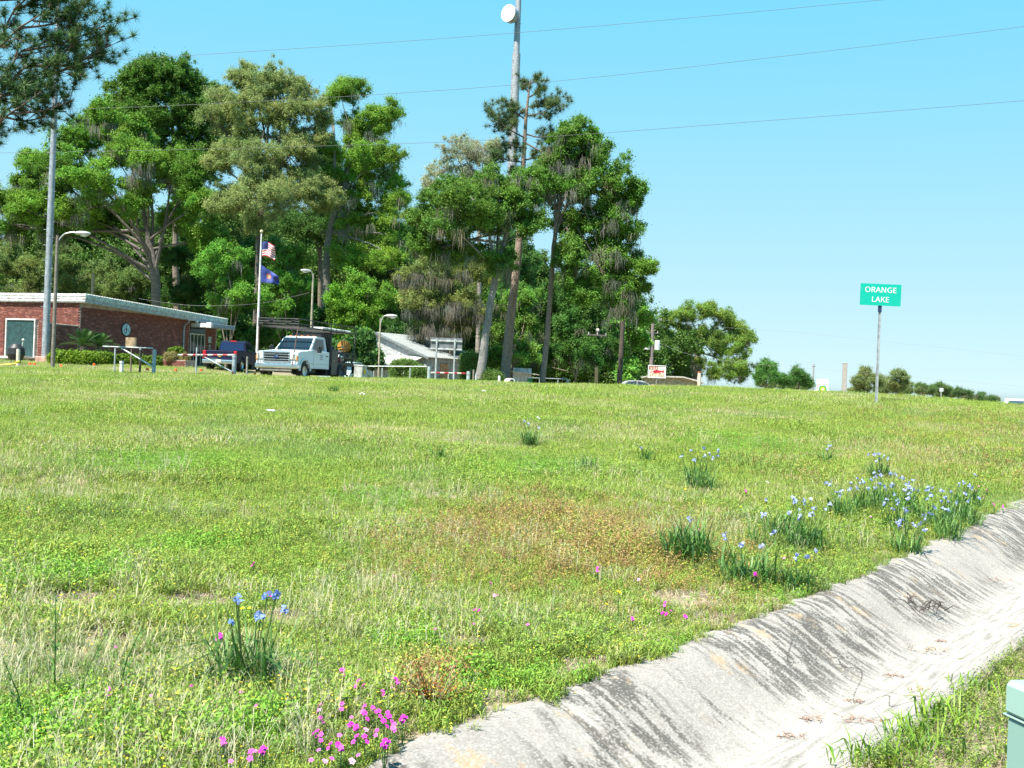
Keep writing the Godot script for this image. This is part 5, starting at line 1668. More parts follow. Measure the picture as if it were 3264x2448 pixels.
	for k in 3:
		g = Geo.new()
		g.box(Vector3(0, 0.85 + k * 0.11, 2.84), Vector3(1.18, 0.032, 0.05), 0.012)
		part("grille_bar", g, chrome, grille)
	g = Geo.new()
	g.ball(Vector3(0, 0.96, 2.87), Vector3(0.12, 0.05, 0.02), 8, 14)
	part("emblem", g, mat(0.02, 0.06, 0.22, 0.3), grille)
	g = Geo.new()
	g.box(Vector3(0, 0.57, 2.86), Vector3(1.98, 0.2, 0.16), 0.05)
	for sg in [-1.0, 1.0]:
		g.box(Vector3(sg * 0.96, 0.57, 2.66), Vector3(0.08, 0.2, 0.4), 0.03)
	var bumper := part("bumper", g, chrome, o)
	g = Geo.new()
	g.box(Vector3(0, 0.4, 2.84), Vector3(1.5, 0.14, 0.1), 0.03)
	part("valance", g, mat(0.2, 0.19, 0.18, 0.7), bumper)
	for k in 5:
		g = Geo.new()
		g.box(Vector3(-0.56 + k * 0.28, 1.99, 0.36), Vector3(0.14, 0.05, 0.09), 0.02)
		part("roof_lamp", g, mat(0.8, 0.22, 0.05, 0.3), cab)
	# black utility body
	g = Geo.new()
	g.box(Vector3(0, 0.78, -2.1), Vector3(1.98, 0.14, 3.1), 0.02)
	g.box(Vector3(0, 0.6, -1.6), Vector3(0.7, 0.3, 3.4))
	g.box(Vector3(0, 0.47, -0.9), Vector3(1.7, 0.5, 0.75), 0.03)
	g.box(Vector3(0, 0.5, -2.75), Vector3(1.6, 0.45, 0.6), 0.03)
	g.box(Vector3(0, 0.45, 1.0), Vector3(1.3, 0.3, 1.6), 0.03)
	part("bed", g, black, o)
	g = Geo.new()
	g.box(Vector3(0, 1.45, -0.68), Vector3(1.96, 1.5, 0.12), 0.02)
	part("headboard", g, black, o)
	for sg in [-1.0, 1.0]:
		g = Geo.new()
		g.box(Vector3(sg * 0.82, 0.86, -1.05), Vector3(0.38, 1.2, 0.7), 0.02)
		var chest := part("tool_box", g, mat(0.03, 0.033, 0.04, 0.4), o)
		g = Geo.new()
		g.box(Vector3(sg * 1.015, 0.92, -0.98), Vector3(0.02, 0.05, 0.1), 0.005)
		part("side_marker", g, mat(0.85, 0.3, 0.05, 0.3), chest)
		for k in 9:
			g = Geo.new()
			g.box(Vector3(sg * 0.985, 1.08, -1.45 - k * 0.265), Vector3(0.02, 0.5, 0.05))
			part("side_bar", g, black, o)
		g = Geo.new()
		for y in [0.86, 1.1, 1.33]:
			g.box(Vector3(sg * 0.985, y, -2.5), Vector3(0.03, 0.06, 2.3), 0.008)
		part("side_rail", g, black, o)
		g = Geo.new()
		g.box(Vector3(sg * 0.9, 0.55, -3.6), Vector3(0.2, 0.35, 0.06))
		part("mud_flap", g, black, o)
	# ladder rack over the whole truck
	g = Geo.new()
	for sg in [-1.0, 1.0]:
		g.rod(Vector3(sg * 0.95, 2.62, 2.75), Vector3(sg * 0.95, 2.62, -3.6), 0.025, 6)
		g.rod(Vector3(sg * 0.95, 2.3, 2.75), Vector3(sg * 0.95, 2.3, -3.6), 0.03, 6)
		for z in [2.75, 1.3, -0.68, -1.9, -3.6]:
			g.rod(Vector3(sg * 0.95, 2.3, z), Vector3(sg * 0.95, 2.62, z), 0.02, 6)
		g.rod(Vector3(sg * 0.95, 0.8, -0.68), Vector3(sg * 0.95, 2.3, -0.68), 0.035, 6)
		g.rod(Vector3(sg * 0.95, 0.8, -3.2), Vector3(sg * 0.95, 2.3, -3.6), 0.035, 6)
	for k in 9:
		g.rod(Vector3(-0.95, 2.3, 2.75 - k * 0.74), Vector3(0.95, 2.3, 2.75 - k * 0.74), 0.02, 6)
	for y in [2.3, 2.4, 2.5, 2.62]:
		g.rod(Vector3(-0.95, y, 2.75), Vector3(0.95, y, 2.75), 0.02, 6)
	for k in 12:
		g.rod(Vector3(-0.95 + k * 0.172, 2.3, 2.75), Vector3(-0.95 + k * 0.172, 2.62, 2.75), 0.01, 5)
	g.rod(Vector3(-0.95, 2.32, 2.77), Vector3(-0.1, 2.62, 2.77), 0.018, 5)
	g.rod(Vector3(0.95, 2.62, 2.77), Vector3(0.1, 2.32, 2.77), 0.018, 5)
	var rack := part("ladder_rack", g, mat(0.025, 0.025, 0.028, 0.5), o)
	g = Geo.new()
	for sg in [-1.0, 1.0]:
		g.rod(Vector3(sg * 0.8, 0.62, 2.95), Vector3(sg * 0.93, 2.3, 2.75), 0.022, 6)
	part("rack_leg", g, mat(0.16, 0.09, 0.08, 0.7), rack)
	g = Geo.new()
	for k in 13:
		g.box(Vector3(0, 2.305 + (k % 2) * 0.01, 2.6 - k * 0.45), Vector3(1.84, 0.012, 0.05))
	part("rack_mesh", g, black, rack)
	# things it carries
	var turn := Transform3D(Basis(Vector3.UP, deg_to_rad(-14.0)), o.position)
	for k in 4:
		var p := thing("plastic_pipe", ["white pipe lying on the ladder rack, outermost of four", "white pipe lying on the ladder rack, second from the outside", "white pipe lying on the ladder rack, third from the outside", "white pipe lying on the ladder rack, innermost of four"][k], "pipe", turn * Vector3(0.84 - k * 0.13, 2.38, -1.2), -14.0, "white pipes on the ladder rack")
		g = Geo.new()
		g.rod(Vector3(0, 0, -1.9), Vector3(0, 0, 1.35), 0.055, 10)
		part("tube", g, mat(0.75, 0.76, 0.77, 0.4), p)
		for z in [-1.2, -0.2, 0.8]:
			g = Geo.new()
			g.rod(Vector3(0, 0, z - 0.02), Vector3(0, 0, z + 0.02), 0.06, 10)
			part("strap", g, black, p)
	var c := thing("cable_spool", "round orange tan cable spool on the truck bed", "spool", turn * Vector3(0.66, 1.66, -2.9), -20.0)
	g = Geo.new()
	g.xf = Transform3D(Basis(Vector3(1, 0, 0), PI / 2), Vector3.ZERO)
	g.lathe(Vector3.ZERO, [[0.0, -0.13], [0.29, -0.13], [0.29, -0.09], [0.19, -0.08], [0.19, 0.08], [0.29, 0.09], [0.29, 0.13], [0.0, 0.13]], 20)
	part("reel", g, mat(0.6, 0.28, 0.06, 0.6), c)
	g = Geo.new()
	g.xf = Transform3D(Basis(Vector3(1, 0, 0), PI / 2), Vector3.ZERO)
	g.lathe(Vector3.ZERO, [[0.0, -0.14], [0.07, -0.14], [0.07, 0.14], [0.0, 0.14]], 12)
	part("hub", g, mat(0.65, 0.5, 0.35, 0.6), c)
	var loads := [["white plastic sack in the front of the truck bed", Vector3(0.6, 1.02, -1.6), Vector3(0.28, 0.22, 0.2), Color(0.7, 0.72, 0.74)], ["pale blue sack heaped over the bed rail", Vector3(0.55, 1.34, -1.75), Vector3(0.24, 0.12, 0.22), Color(0.4, 0.6, 0.68)], ["white sack at the middle of the truck bed", Vector3(0.7, 1.05, -2.3), Vector3(0.22, 0.2, 0.22), Color(0.75, 0.73, 0.72)], ["red bag between the white sacks", Vector3(0.75, 1.0, -2.0), Vector3(0.14, 0.14, 0.14), Color(0.45, 0.04, 0.06)], ["black bag behind the headboard of the truck", Vector3(0.3, 1.25, -1.7), Vector3(0.5, 0.45, 0.5), Color(0.03, 0.03, 0.035)], ["dark tarpaulin bundle under the cable spool", Vector3(0.45, 1.15, -2.85), Vector3(0.5, 0.32, 0.55), Color(0.05, 0.055, 0.065)], ["grey sack at the rear of the truck bed", Vector3(0.6, 1.06, -2.85), Vector3(0.24, 0.22, 0.2), Color(0.45, 0.47, 0.5)]]
	for l in loads:
		g = Geo.new()
		g.ball(Vector3.ZERO, l[2], 9, 12)
		for i in g.v.size():
			g.v[i] *= 1.0 + 0.18 * rough_noise.get_noise_3d(g.v[i].x * 60.0 + l[1].z * 90.0, g.v[i].y * 60.0, g.v[i].z * 60.0)
		var bag := part("sack", g, mat(l[3].r, l[3].g, l[3].b, 0.6))
		bag.position = turn * l[1]
		tag(bag, l[0], "sack", "sacks on the truck bed")
	# dark blue pickup seen from behind
	o = thing("pickup_truck", "dark blue pickup seen from behind, left of the white truck", "pickup", on(-15.25, -58.00), 177.0)
	o.position.y -= 0.1
	var navy := mat(0.01, 0.013, 0.04, 0.45, 0.0, false)
	navy.metallic_specular = 0.3
	g = Geo.new()
	g.xf = SIDE
	g.prism(arch_poly(2.6, -2.6, 0.45, [-1.7, 1.75], 0.45, [2.62, 0.8, 2.5, 1.02, 1.2, 1.1, -2.6, 1.1]), -0.93, 0.93)
	part("body", g, navy, o)
	g = Geo.new()
	g.xf = SIDE
	g.prism(poly([-0.6, 1.08, 1.25, 1.1, 0.6, 1.6, 0.3, 1.68, -0.3, 1.68, -0.55, 1.58]), -0.78, 0.78)
	cab = part("cab", taper(g, 1.1, 1.68, 0.16), navy, o)
	g = Geo.new()
	g.quad(Vector3(-0.66, 1.15, -0.615), Vector3(0.66, 1.15, -0.615), Vector3(0.6, 1.55, -0.575), Vector3(-0.6, 1.55, -0.575), Vector3(0, 0, -1))
	part("rear_window", g, mat(0.01, 0.025, 0.08, 0.05, 0.0, false), cab)
	g = Geo.new()
	g.box(Vector3(0, 1.665, -0.4), Vector3(0.34, 0.05, 0.08), 0.01)
	part("brake_lamp", g, mat(0.6, 0.02, 0.03, 0.3), cab)
	g = Geo.new()
	g.box(Vector3(0, 0.83, -2.62), Vector3(1.42, 0.5, 0.05), 0.02)
	var gatep := part("tailgate", g, navy, o)
	g = Geo.new()
	g.prism(poly([-0.1, 0.78, 0.1, 0.78, 0.1, 0.85, -0.1, 0.85]), -2.66, -2.65)
	g.prism(poly([-0.04, 0.75, 0.04, 0.75, 0.04, 0.88, -0.04, 0.88]), -2.661, -2.65)
	part("gold_emblem", g, mat(0.6, 0.4, 0.08, 0.35), gatep)
	g = Geo.new()
	g.box(Vector3(0.35, 0.66, -2.65), Vector3(0.5, 0.025, 0.01))
	part("chrome_letters", g, chrome, gatep)
	for sg in [-1.0, 1.0]:
		g = Geo.new()
		g.box(Vector3(sg * 0.82, 0.86, -2.6), Vector3(0.18, 0.42, 0.08), 0.02)
		part("tail_lamp", g, mat(0.55, 0.015, 0.03, 0.25), o)
		wheel(o, Vector3(sg * 0.8, 0.37, -1.7), 0.37, 0.25, chrome)
		wheel(o, Vector3(sg * 0.8, 0.37, 1.75), 0.37, 0.25, chrome)
		g = Geo.new()
		g.quad(Vector3(sg * 0.787, 1.14, 1.0), Vector3(sg * 0.787, 1.14, -0.45), Vector3(sg * 0.787, 1.56, -0.4), Vector3(sg * 0.787, 1.56, 0.52), Vector3(sg, 0, 0))
		part("side_window", taper(g, 1.1, 1.68, 0.16), dark_glass, cab)
	g = Geo.new()
	g.box(Vector3(0, 0.5, -2.72), Vector3(1.8, 0.2, 0.18), 0.04)
	bumper = part("bumper", g, chrome, o)
	g = Geo.new()
	g.box(Vector3(0, 0.54, -2.82), Vector3(0.3, 0.15, 0.01))
	part("licence_plate", g, mat(0.7, 0.7, 0.68), bumper)
	car("parked_car", "pale blue car mostly hidden behind the rear of the white truck", on(-9.38, -60.00), -10.0, mat(0.4, 0.55, 0.62, 0.3), -0.35)
	car("parked_car", "silver car showing only its roof above the crest, left of the car sign", Vector3(10.15, 2.27, -84.00) - Vector3(0, 1.43, 0), 96.0, mat(0.45, 0.48, 0.52, 0.3), 0.0)
	# white vehicle on the road at the right
	var spot: Vector3 = Vector3(42.22, 1.50, -88.00)
	o = thing("passenger_van", "white vehicle seen from behind on the road at the far right edge", "vehicle", Vector3(spot.x, spot.y - 1.15, spot.z), 152.0)
	g = Geo.new()
	g.xf = SIDE
	g.prism(arch_poly(2.3, -2.3, 0.4, [-1.4, 1.4], 0.42, [2.3, 0.9, 1.5, 1.02, 0.9, 1.55, 0.6, 1.62, -1.9, 1.62, -2.2, 1.5, -2.3, 1.0]), -0.88, 0.88)
	part("body", g, white, o)
	g = Geo.new()
	g.quad(Vector3(-0.68, 1.08, -2.305), Vector3(0.68, 1.08, -2.305), Vector3(0.6, 1.46, -2.24), Vector3(-0.6, 1.46, -2.24), Vector3(0, 0.1, -1))
	part("rear_window", g, mat(0.04, 0.08, 0.11, 0.05, 0.0, false), o)
	for sg in [-1.0, 1.0]:
		g = Geo.new()
		g.box(Vector3(sg * 0.8, 1.0, -2.28), Vector3(0.12, 0.3, 0.08), 0.02)
		part("tail_lamp", g, mat(0.55, 0.02, 0.03, 0.3), o)
		for z in [-1.4, 1.4]:
			wheel(o, Vector3(sg * 0.78, 0.35, z), 0.35, 0.22, chrome)
	g = Geo.new()
	g.box(Vector3(0, 0.55, -2.34), Vector3(1.7, 0.2, 0.1), 0.03)
	part("bumper", g, white, o)

func car(called: String, label: String, at: Vector3, turn: float, paint: Material, lift: float) -> void:
	var o := thing(called, label, "car", at + Vector3(0, lift, 0), turn)
	var g := Geo.new()
	g.xf = SIDE
	g.prism(arch_poly(2.25, -2.25, 0.28, [-1.35, 1.4], 0.37, [2.28, 0.6, 2.0, 0.8, 1.0, 0.92, -1.6, 0.96, -2.2, 0.92]), -0.85, 0.85)
	part("body", g, paint, o)
	g = Geo.new()
	g.xf = SIDE
	g.prism(poly([-1.75, 0.94, 1.05, 0.92, 0.35, 1.34, 0.05, 1.43, -0.7, 1.43, -1.1, 1.34]), -0.68, 0.68)
	var roof := part("roof", taper(g, 0.94, 1.43, 0.2), paint, o)
	for sg in [-1.0, 1.0]:
		for k in [[0.85, 0.32, -0.25], [-0.35, -0.35, -1.05]]:
			g = Geo.new()
			var x: float = sg * 0.69
			if k[0] > 0.0:
				g.quad(Vector3(x, 0.97, 0.82), Vector3(x, 0.97, -0.3), Vector3(x, 1.35, -0.3), Vector3(x, 1.32, 0.3), Vector3(sg, 0, 0))
			else:
				g.quad(Vector3(x, 0.97, -0.38), Vector3(x, 0.97, -1.5), Vector3(x, 1.3, -1.05), Vector3(x, 1.36, -0.38), Vector3(sg, 0, 0))
			part("side_window", taper(g, 0.94, 1.43, 0.2), mat(0.03, 0.06, 0.08, 0.05, 0.0, false), roof)
		for z in [-1.35, 1.4]:
			wheel(o, Vector3(sg * 0.75, 0.32, z), 0.32, 0.2, mat(0.5, 0.5, 0.52, 0.3, 0.8))
		g = Geo.new()
		g.box(Vector3(sg * 0.65, 0.68, 2.2), Vector3(0.3, 0.12, 0.1), 0.03)
		part("headlight", g, mat(0.75, 0.78, 0.8, 0.1), o)
		g = Geo.new()
		g.box(Vector3(sg * 0.65, 0.78, -2.22), Vector3(0.3, 0.14, 0.08), 0.03)
		part("tail_lamp", g, mat(0.5, 0.02, 0.03, 0.3), o)
	g = Geo.new()
	g.quad(Vector3(-0.6, 0.97, 1.0), Vector3(0.6, 0.97, 1.0), Vector3(0.55, 1.34, 0.37), Vector3(-0.55, 1.34, 0.37), Vector3(0, 0.6, 0.5))
	for i in g.v.size():
		g.v[i] += Vector3(0, 0.012, 0.012)
	part("windshield", g, mat(0.03, 0.06, 0.08, 0.05, 0.0, false), roof)

# ---- signs, poles and wires

func utility_pole(label: String, foot: Vector3, top: Vector3, r: float, m: Material, arms: Array, cans := 0) -> Node3D:
	var o := thing("utility_pole", label, "utility pole", foot)
	var g := Geo.new()
	g.tube([Vector3(0, -0.5, 0), top - foot], [r, r * 0.75], 9)
	part("pole", g, m, o)
	for a in arms:
		g = Geo.new()
		g.xf = Transform3D(Basis(Vector3.UP, 0.5), (top - foot) - Vector3(0, a[0], 0))
		g.box(Vector3.ZERO, Vector3(a[1], 0.11, 0.09), 0.01)
		part("crossarm", g, mat(0.22, 0.19, 0.17, 0.9), o)
		for x in [-0.45, 0.0, 0.45]:
			g = Geo.new()
			g.xf = Transform3D(Basis(Vector3.UP, 0.5), (top - foot) - Vector3(0, a[0], 0))
			g.rod(Vector3(x * a[1], 0.05, 0), Vector3(x * a[1], 0.2, 0), 0.04, 6)
			part("insulator", g, mat(0.5, 0.5, 0.5, 0.3), o)
	for k in cans:
		g = Geo.new()
		g.lathe((top - foot) + Vector3((k - 0.5) * 1.0, -3.3, 0.2), [[0.0, 0], [0.28, 0.02], [0.28, 0.85], [0.2, 0.95], [0.0, 0.97]], 12)
		part("transformer", g, mat(0.62, 0.65, 0.68, 0.5), o)
	return o

func wire(called: String, label: String, pts: Array, r: float, group := "", m: Material = null) -> void:
	var g := Geo.new()
	var radii := []
	for p in pts:
		radii.append(r)
	var path := bend(pts, radii, 6)
	g.tube(path[0], path[1], 5, false)
	tag(part(called, g, m if m else mat(0.12, 0.13, 0.15, 0.6)), label, "wire", group)

func far_side() -> void:
	# place name sign on its steel post
	var foot: Vector3 = on(10.78, -31.19)
	var dd := -foot.z
	var px := dd / 2280.0
	var o := thing("place_name_sign", "green place name sign reading ORANGE LAKE on a steel post", "sign", foot, -3.0)
	var high := 212.0 * px
	var w := 87.0 * px
	var h := 47.0 * px
	var g := Geo.new()
	for sg in [-1.0, 1.0]:
		g.box(Vector3(sg * 0.032, high * 0.5, 0.0), Vector3(0.02, high + 0.3, 0.012), 0.003)
	g.box(Vector3(0, high * 0.5, -0.025), Vector3(0.045, high + 0.3, 0.012), 0.003)
	for sg in [-1.0, 1.0]:
		g.box(Vector3(sg * 0.0235, high * 0.5, -0.012), Vector3(0.008, high + 0.3, 0.03))
	part("post", g, mat(0.5, 0.53, 0.58, 0.4, 0.5), o)
	g = Geo.new()
	g.box(Vector3(0, high - 0.04, 0.004), Vector3(0.11, 0.3, 0.02), 0.005)
	part("bracket", g, mat(0.02, 0.04, 0.12, 0.5), o)
	g = Geo.new()
	var r := 0.03
	var corners := PackedVector2Array()
	for k in 4:
		var m := Vector2((w / 2 - r) * [1, -1, -1, 1][k], (h / 2 - r) * [1, 1, -1, -1][k])
		for i in 5:
			var a := PI / 2 * (k + i / 4.0)
			corners.append(m + Vector2(cos(a), sin(a)) * r)
	g.prism(corners, 0.0, 0.012)
	var panel := part("panel", g, mat(0.0, 0.38, 0.3, 0.4, 0.0, false), o)
	panel.position = Vector3(0, high + h / 2, 0.02)
	panel.rotation_degrees.z = -0.6
	var sign_white := mat(0.75, 0.78, 0.76, 0.4, 0.0, false)
	for k in [["ORANGE", 0.24, 6], ["LAKE", -0.2, 4]]:
		var t := word(k[0], h * 0.335, 0.004, false)
		var mi := part("lettering", t, sign_white, panel)
		mi.position = Vector3(0, h * k[1] - h * 0.02, 0.0145)
		mi.scale = Vector3(1.12, 1.0, 1.0)
	for x in [-0.47, 0.47]:
		for y in [0.27, -0.27]:
			g = Geo.new()
			g.prism(disc(0.009, 8, Vector2(w * x, h * y)), 0.012, 0.016)
			part("bolt", g, mat(0.6, 0.65, 0.65, 0.3, 0.7), panel)
	# roadside board with a red car
	foot = on(10.96, -80.00)
	o = thing("car_sign", "white signboard with PRO lettering and a red car", "sign", foot)
	var mid: Vector3 = Vector3(10.94, 2.95, -80.00) - foot
	px = 80.0 / 2280.0
	g = Geo.new()
	g.box(mid + Vector3(0, 0, 0.03), Vector3(37 * px, 26 * px, 0.06), 0.01)
	var board := part("board", g, mat(0.78, 0.75, 0.68, 0.5), o)
	g = Geo.new()
	for sg in [-1.0, 1.0]:
		g.box(mid + Vector3(sg * 18.5 * px, 0, 0.04), Vector3(1.6 * px, 27.5 * px, 0.1), 0.01)
		g.box(mid + Vector3(0, sg * 13 * px, 0.042), Vector3(38 * px, 1.5 * px, 0.1), 0.01)
	part("frame", g, mat(0.8, 0.82, 0.85, 0.4), board)
	var t2 := word("PRO", 0.34, 0.01, true, "Droid Serif")
	var mi2 := part("lettering", t2, mat(0.45, 0.1, 0.07, 0.6), board)
	mi2.position = mid + Vector3(-8 * px, 8 * px, 0.068)
	g = Geo.new()
	var carp := poly([-15, -2, -14.5, -0.5, -10, 0.6, -6, 3.0, 1, 4.0, 6, 2.6, 12, 2.9, 15, 4.2, 14.2, 1.8, 15, 0.2, 13.5, -2, -9, -2.6])
	for i in carp.size():
		carp[i] = carp[i] * px
	g.xf = Transform3D(Basis(), mid)
	g.prism(carp, 0.06, 0.072)
	var rc := part("red_car_print", g, mat(0.55, 0.01, 0.04, 0.5), board)
	for x in [-9.6, 9.6]:
		g = Geo.new()
		g.xf = Transform3D(Basis(), mid)
		g.prism(disc(1.9 * px, 12, Vector2(x, -1.9) * px), 0.072, 0.078)
		part("wheel_print", g, mat(0.75, 0.72, 0.66), rc)
	g = Geo.new()
	g.xf = Transform3D(Basis(), mid)
	for k in 8:
		var x := (-14.0 + k * 3.9) * px
		g.box(Vector3(x, -8.0 * px, 0.066), Vector3(1.0 * px, 6.0 * px, 0.01))
		g.box(Vector3(x + 0.9 * px, (-5.6 if k % 2 else -8.4) * px, 0.068), Vector3(2.0 * px, 1.1 * px, 0.01))
	g.box(Vector3(0, -3.9 * px, 0.066), Vector3(18 * px, 0.9 * px, 0.01))
	part("orange_print", g, mat(0.72, 0.33, 0.16, 0.6), board)
	g = Geo.new()
	g.rod(Vector3(mid.x, -0.3, 0), Vector3(mid.x, mid.y, 0), 0.06, 8)
	part("post", g, mat(0.2, 0.19, 0.18), o)
	post("banded_post", "red brown and white post right of the tan building", "post", Vector3(14.53, 2.00, -82.00), 1.1, 0.14, mat(0.7, 0.6, 0.52, 0.8), "", mat(0.4, 0.12, 0.07))
	# utility poles
	utility_pole("dark slanting wooden pole before the dark trees, left of the car sign", on(7.50, -74.00), Vector3(7.61, 6.33, -74.00), 0.2, bark(0.09, 0.07, 0.06), [])
	utility_pole("brown utility pole with crossarm and two transformers behind the car sign", on(13.78, -105.00), Vector3(13.78, 8.83, -105.00), 0.22, bark(0.2, 0.17, 0.17), [[0.3, 2.2], [1.6, 1.4]], 2)
	utility_pole("small grey utility pole deep among the right trees", on(7.83, -98.00), Vector3(5.85, 5.64, -74.00), 0.16, mat(0.4, 0.38, 0.36), [[0.4, 1.6]])
	utility_pole("thin far utility pole left of the white and green sign", on(56.97, -200.0), Vector3(57.00, 7.61, -200.00), 0.2, mat(0.35, 0.32, 0.36), [[0.5, 0.9], [4.2, 2.6]])
	o = thing("chimney_stack", "tall square grey stack left of the far grey green trees", "stack", on(53.50, -170.0))
	g = Geo.new()
	var hi: float = Vector3(53.44, 6.97, -170.00).y - o.position.y
	g.box(Vector3(0, hi / 2 - 0.5, 0), Vector3(0.62, hi + 1.0, 0.62), 0.04)
	part("shaft", g, mat(0.4, 0.37, 0.35, 0.8), o)
	g = Geo.new()
	g.box(Vector3(0, hi + 0.02, 0), Vector3(0.68, 0.12, 0.68), 0.03)
	part("cap", g, mat(0.42, 0.39, 0.37, 0.8), o)
	# filling station sign beyond the crest
	foot = on(55.96, -190.0)
	o = thing("station_sign", "white sign with green and yellow sunburst emblem beyond the crest", "sign", foot)
	mid = Vector3(55.89, 3.37, -190.00) - foot
	px = 190.0 / 2280.0
	g = Geo.new()
	g.box(mid, Vector3(26 * px, 30 * px, 0.4), 0.05)
	board = part("board", g, mat(0.72, 0.76, 0.76, 0.5), o)
	for ring in [["green_petals", 9.0, Color(0.0, 0.3, 0.09), 0.21, 18], ["lime_petals", 7.0, Color(0.25, 0.55, 0.05), 0.23, 18], ["yellow_petals", 5.0, Color(0.8, 0.75, 0.05), 0.25, 18], ["white_centre", 2.6, Color(0.8, 0.8, 0.75), 0.27, 18]]:
		g = Geo.new()
		var star := PackedVector2Array()
		for i in 36:
			var rr: float = ring[1] * px * (1.0 if i % 2 == 0 else 0.86)
			star.append(Vector2(cos(TAU * i / 36.0), sin(TAU * i / 36.0)) * rr + Vector2(0, -7.0 * px))
		g.xf = Transform3D(Basis(), mid)
		g.prism(star, 0.2, ring[3])
		part(ring[0], g, mat(ring[2].r, ring[2].g, ring[2].b, 0.5), board)
	for sg in [-1.0, 1.0]:
		g = Geo.new()
		g.rod(Vector3(sg * 0.8, -1, -0.3), Vector3(sg * 0.8, mid.y, -0.3), 0.15, 8)
		part("leg", g, mat(0.5, 0.5, 0.5), o)
	for k in 2:
		o = thing("white_tank", ["white tank left of the far thin utility pole", "white tank right of the far thin utility pole"][k], "tank", on(56.36, -200.0) if k == 0 else on(57.50, -200.0))
		g = Geo.new()
		g.lathe(Vector3.ZERO, [[0.0, -1.0], [0.4, -1.0], [0.4, 2.3], [0.25, 2.6], [0.0, 2.65]], 12)
		part("shell", g, mat(0.75, 0.78, 0.8, 0.5), o)
	o = thing("small_road_sign", "tiny pale road sign before the far low trees", "sign", on(24.41, -60.0))
	g = Geo.new()
	var up: float = Vector3(24.39, 2.21, -60.00).y - o.position.y
	g.rod(Vector3(0, -0.2, 0), Vector3(0, up, 0), 0.025, 6)
	part("post", g, mat(0.5, 0.52, 0.55), o)
	g = Geo.new()
	g.box(Vector3(0, up, 0.03), Vector3(0.22, 0.2, 0.01))
	part("plate", g, mat(0.6, 0.68, 0.72), o)
	# overhead wires
	wire("power_line", "highest of the three thin power lines crossing the sky", [Vector3(-31.28, 13.75, -46.00), Vector3(-22.83, 14.64, -46.00), Vector3(-15.19, 15.32, -46.00), Vector3(-0.71, 16.87, -46.00), Vector3(15.37, 18.94, -46.00), Vector3(29.42, 20.89, -46.00)], 0.008, "power lines across the sky")
	wire("power_line", "middle one of the three thin power lines crossing the sky", [Vector3(-31.21, 11.94, -46.00), Vector3(-22.75, 12.63, -46.00), Vector3(-14.10, 13.26, -46.00), Vector3(-0.62, 14.61, -46.00), Vector3(11.43, 16.36, -46.00), Vector3(21.70, 18.03, -46.00), Vector3(29.48, 19.32, -46.00)], 0.008, "power lines across the sky")
	wire("power_line", "lowest of the three thin power lines crossing the sky", [Vector3(-31.15, 10.39, -46.00), Vector3(-22.68, 10.81, -46.00), Vector3(-11.40, 11.47, -46.00), Vector3(-0.53, 12.27, -46.00), Vector3(11.53, 13.60, -46.00), Vector3(21.82, 14.80, -46.00), Vector3(29.62, 15.75, -46.00)], 0.008, "power lines across the sky")
	wire("service_wire", "dark service wire sagging from the pale lamp post to the building roof", [Vector3(-14.06, 7.30, -72.00), Vector3(-17.44, 6.44, -72.00), Vector3(-21.85, 6.12, -72.00), Vector3(-25.66, 6.44, -72.00)], 0.009, "", mat(0.2, 0.2, 0.2))
	wire("service_wire", "thin wire running right from the crossarm over the round oak group", [Vector3(13.65, 8.58, -104.00), Vector3(17.73, 8.19, -104.00), Vector3(23.22, 7.86, -104.00), Vector3(29.62, 7.65, -104.00), Vector3(58.91, 5.67, -104.00)], 0.007, "", mat(0.3, 0.32, 0.35))
	wire("service_wire", "thin lower wire across the round oak group", [Vector3(13.60, 6.44, -104.00), Vector3(17.85, 5.09, -104.00), Vector3(23.35, 4.53, -104.00), Vector3(29.75, 4.23, -104.00), Vector3(59.02, 2.93, -104.00)], 0.008, "", mat(0.35, 0.36, 0.38))

# ---- flowers, tall weeds, litter, pedestal

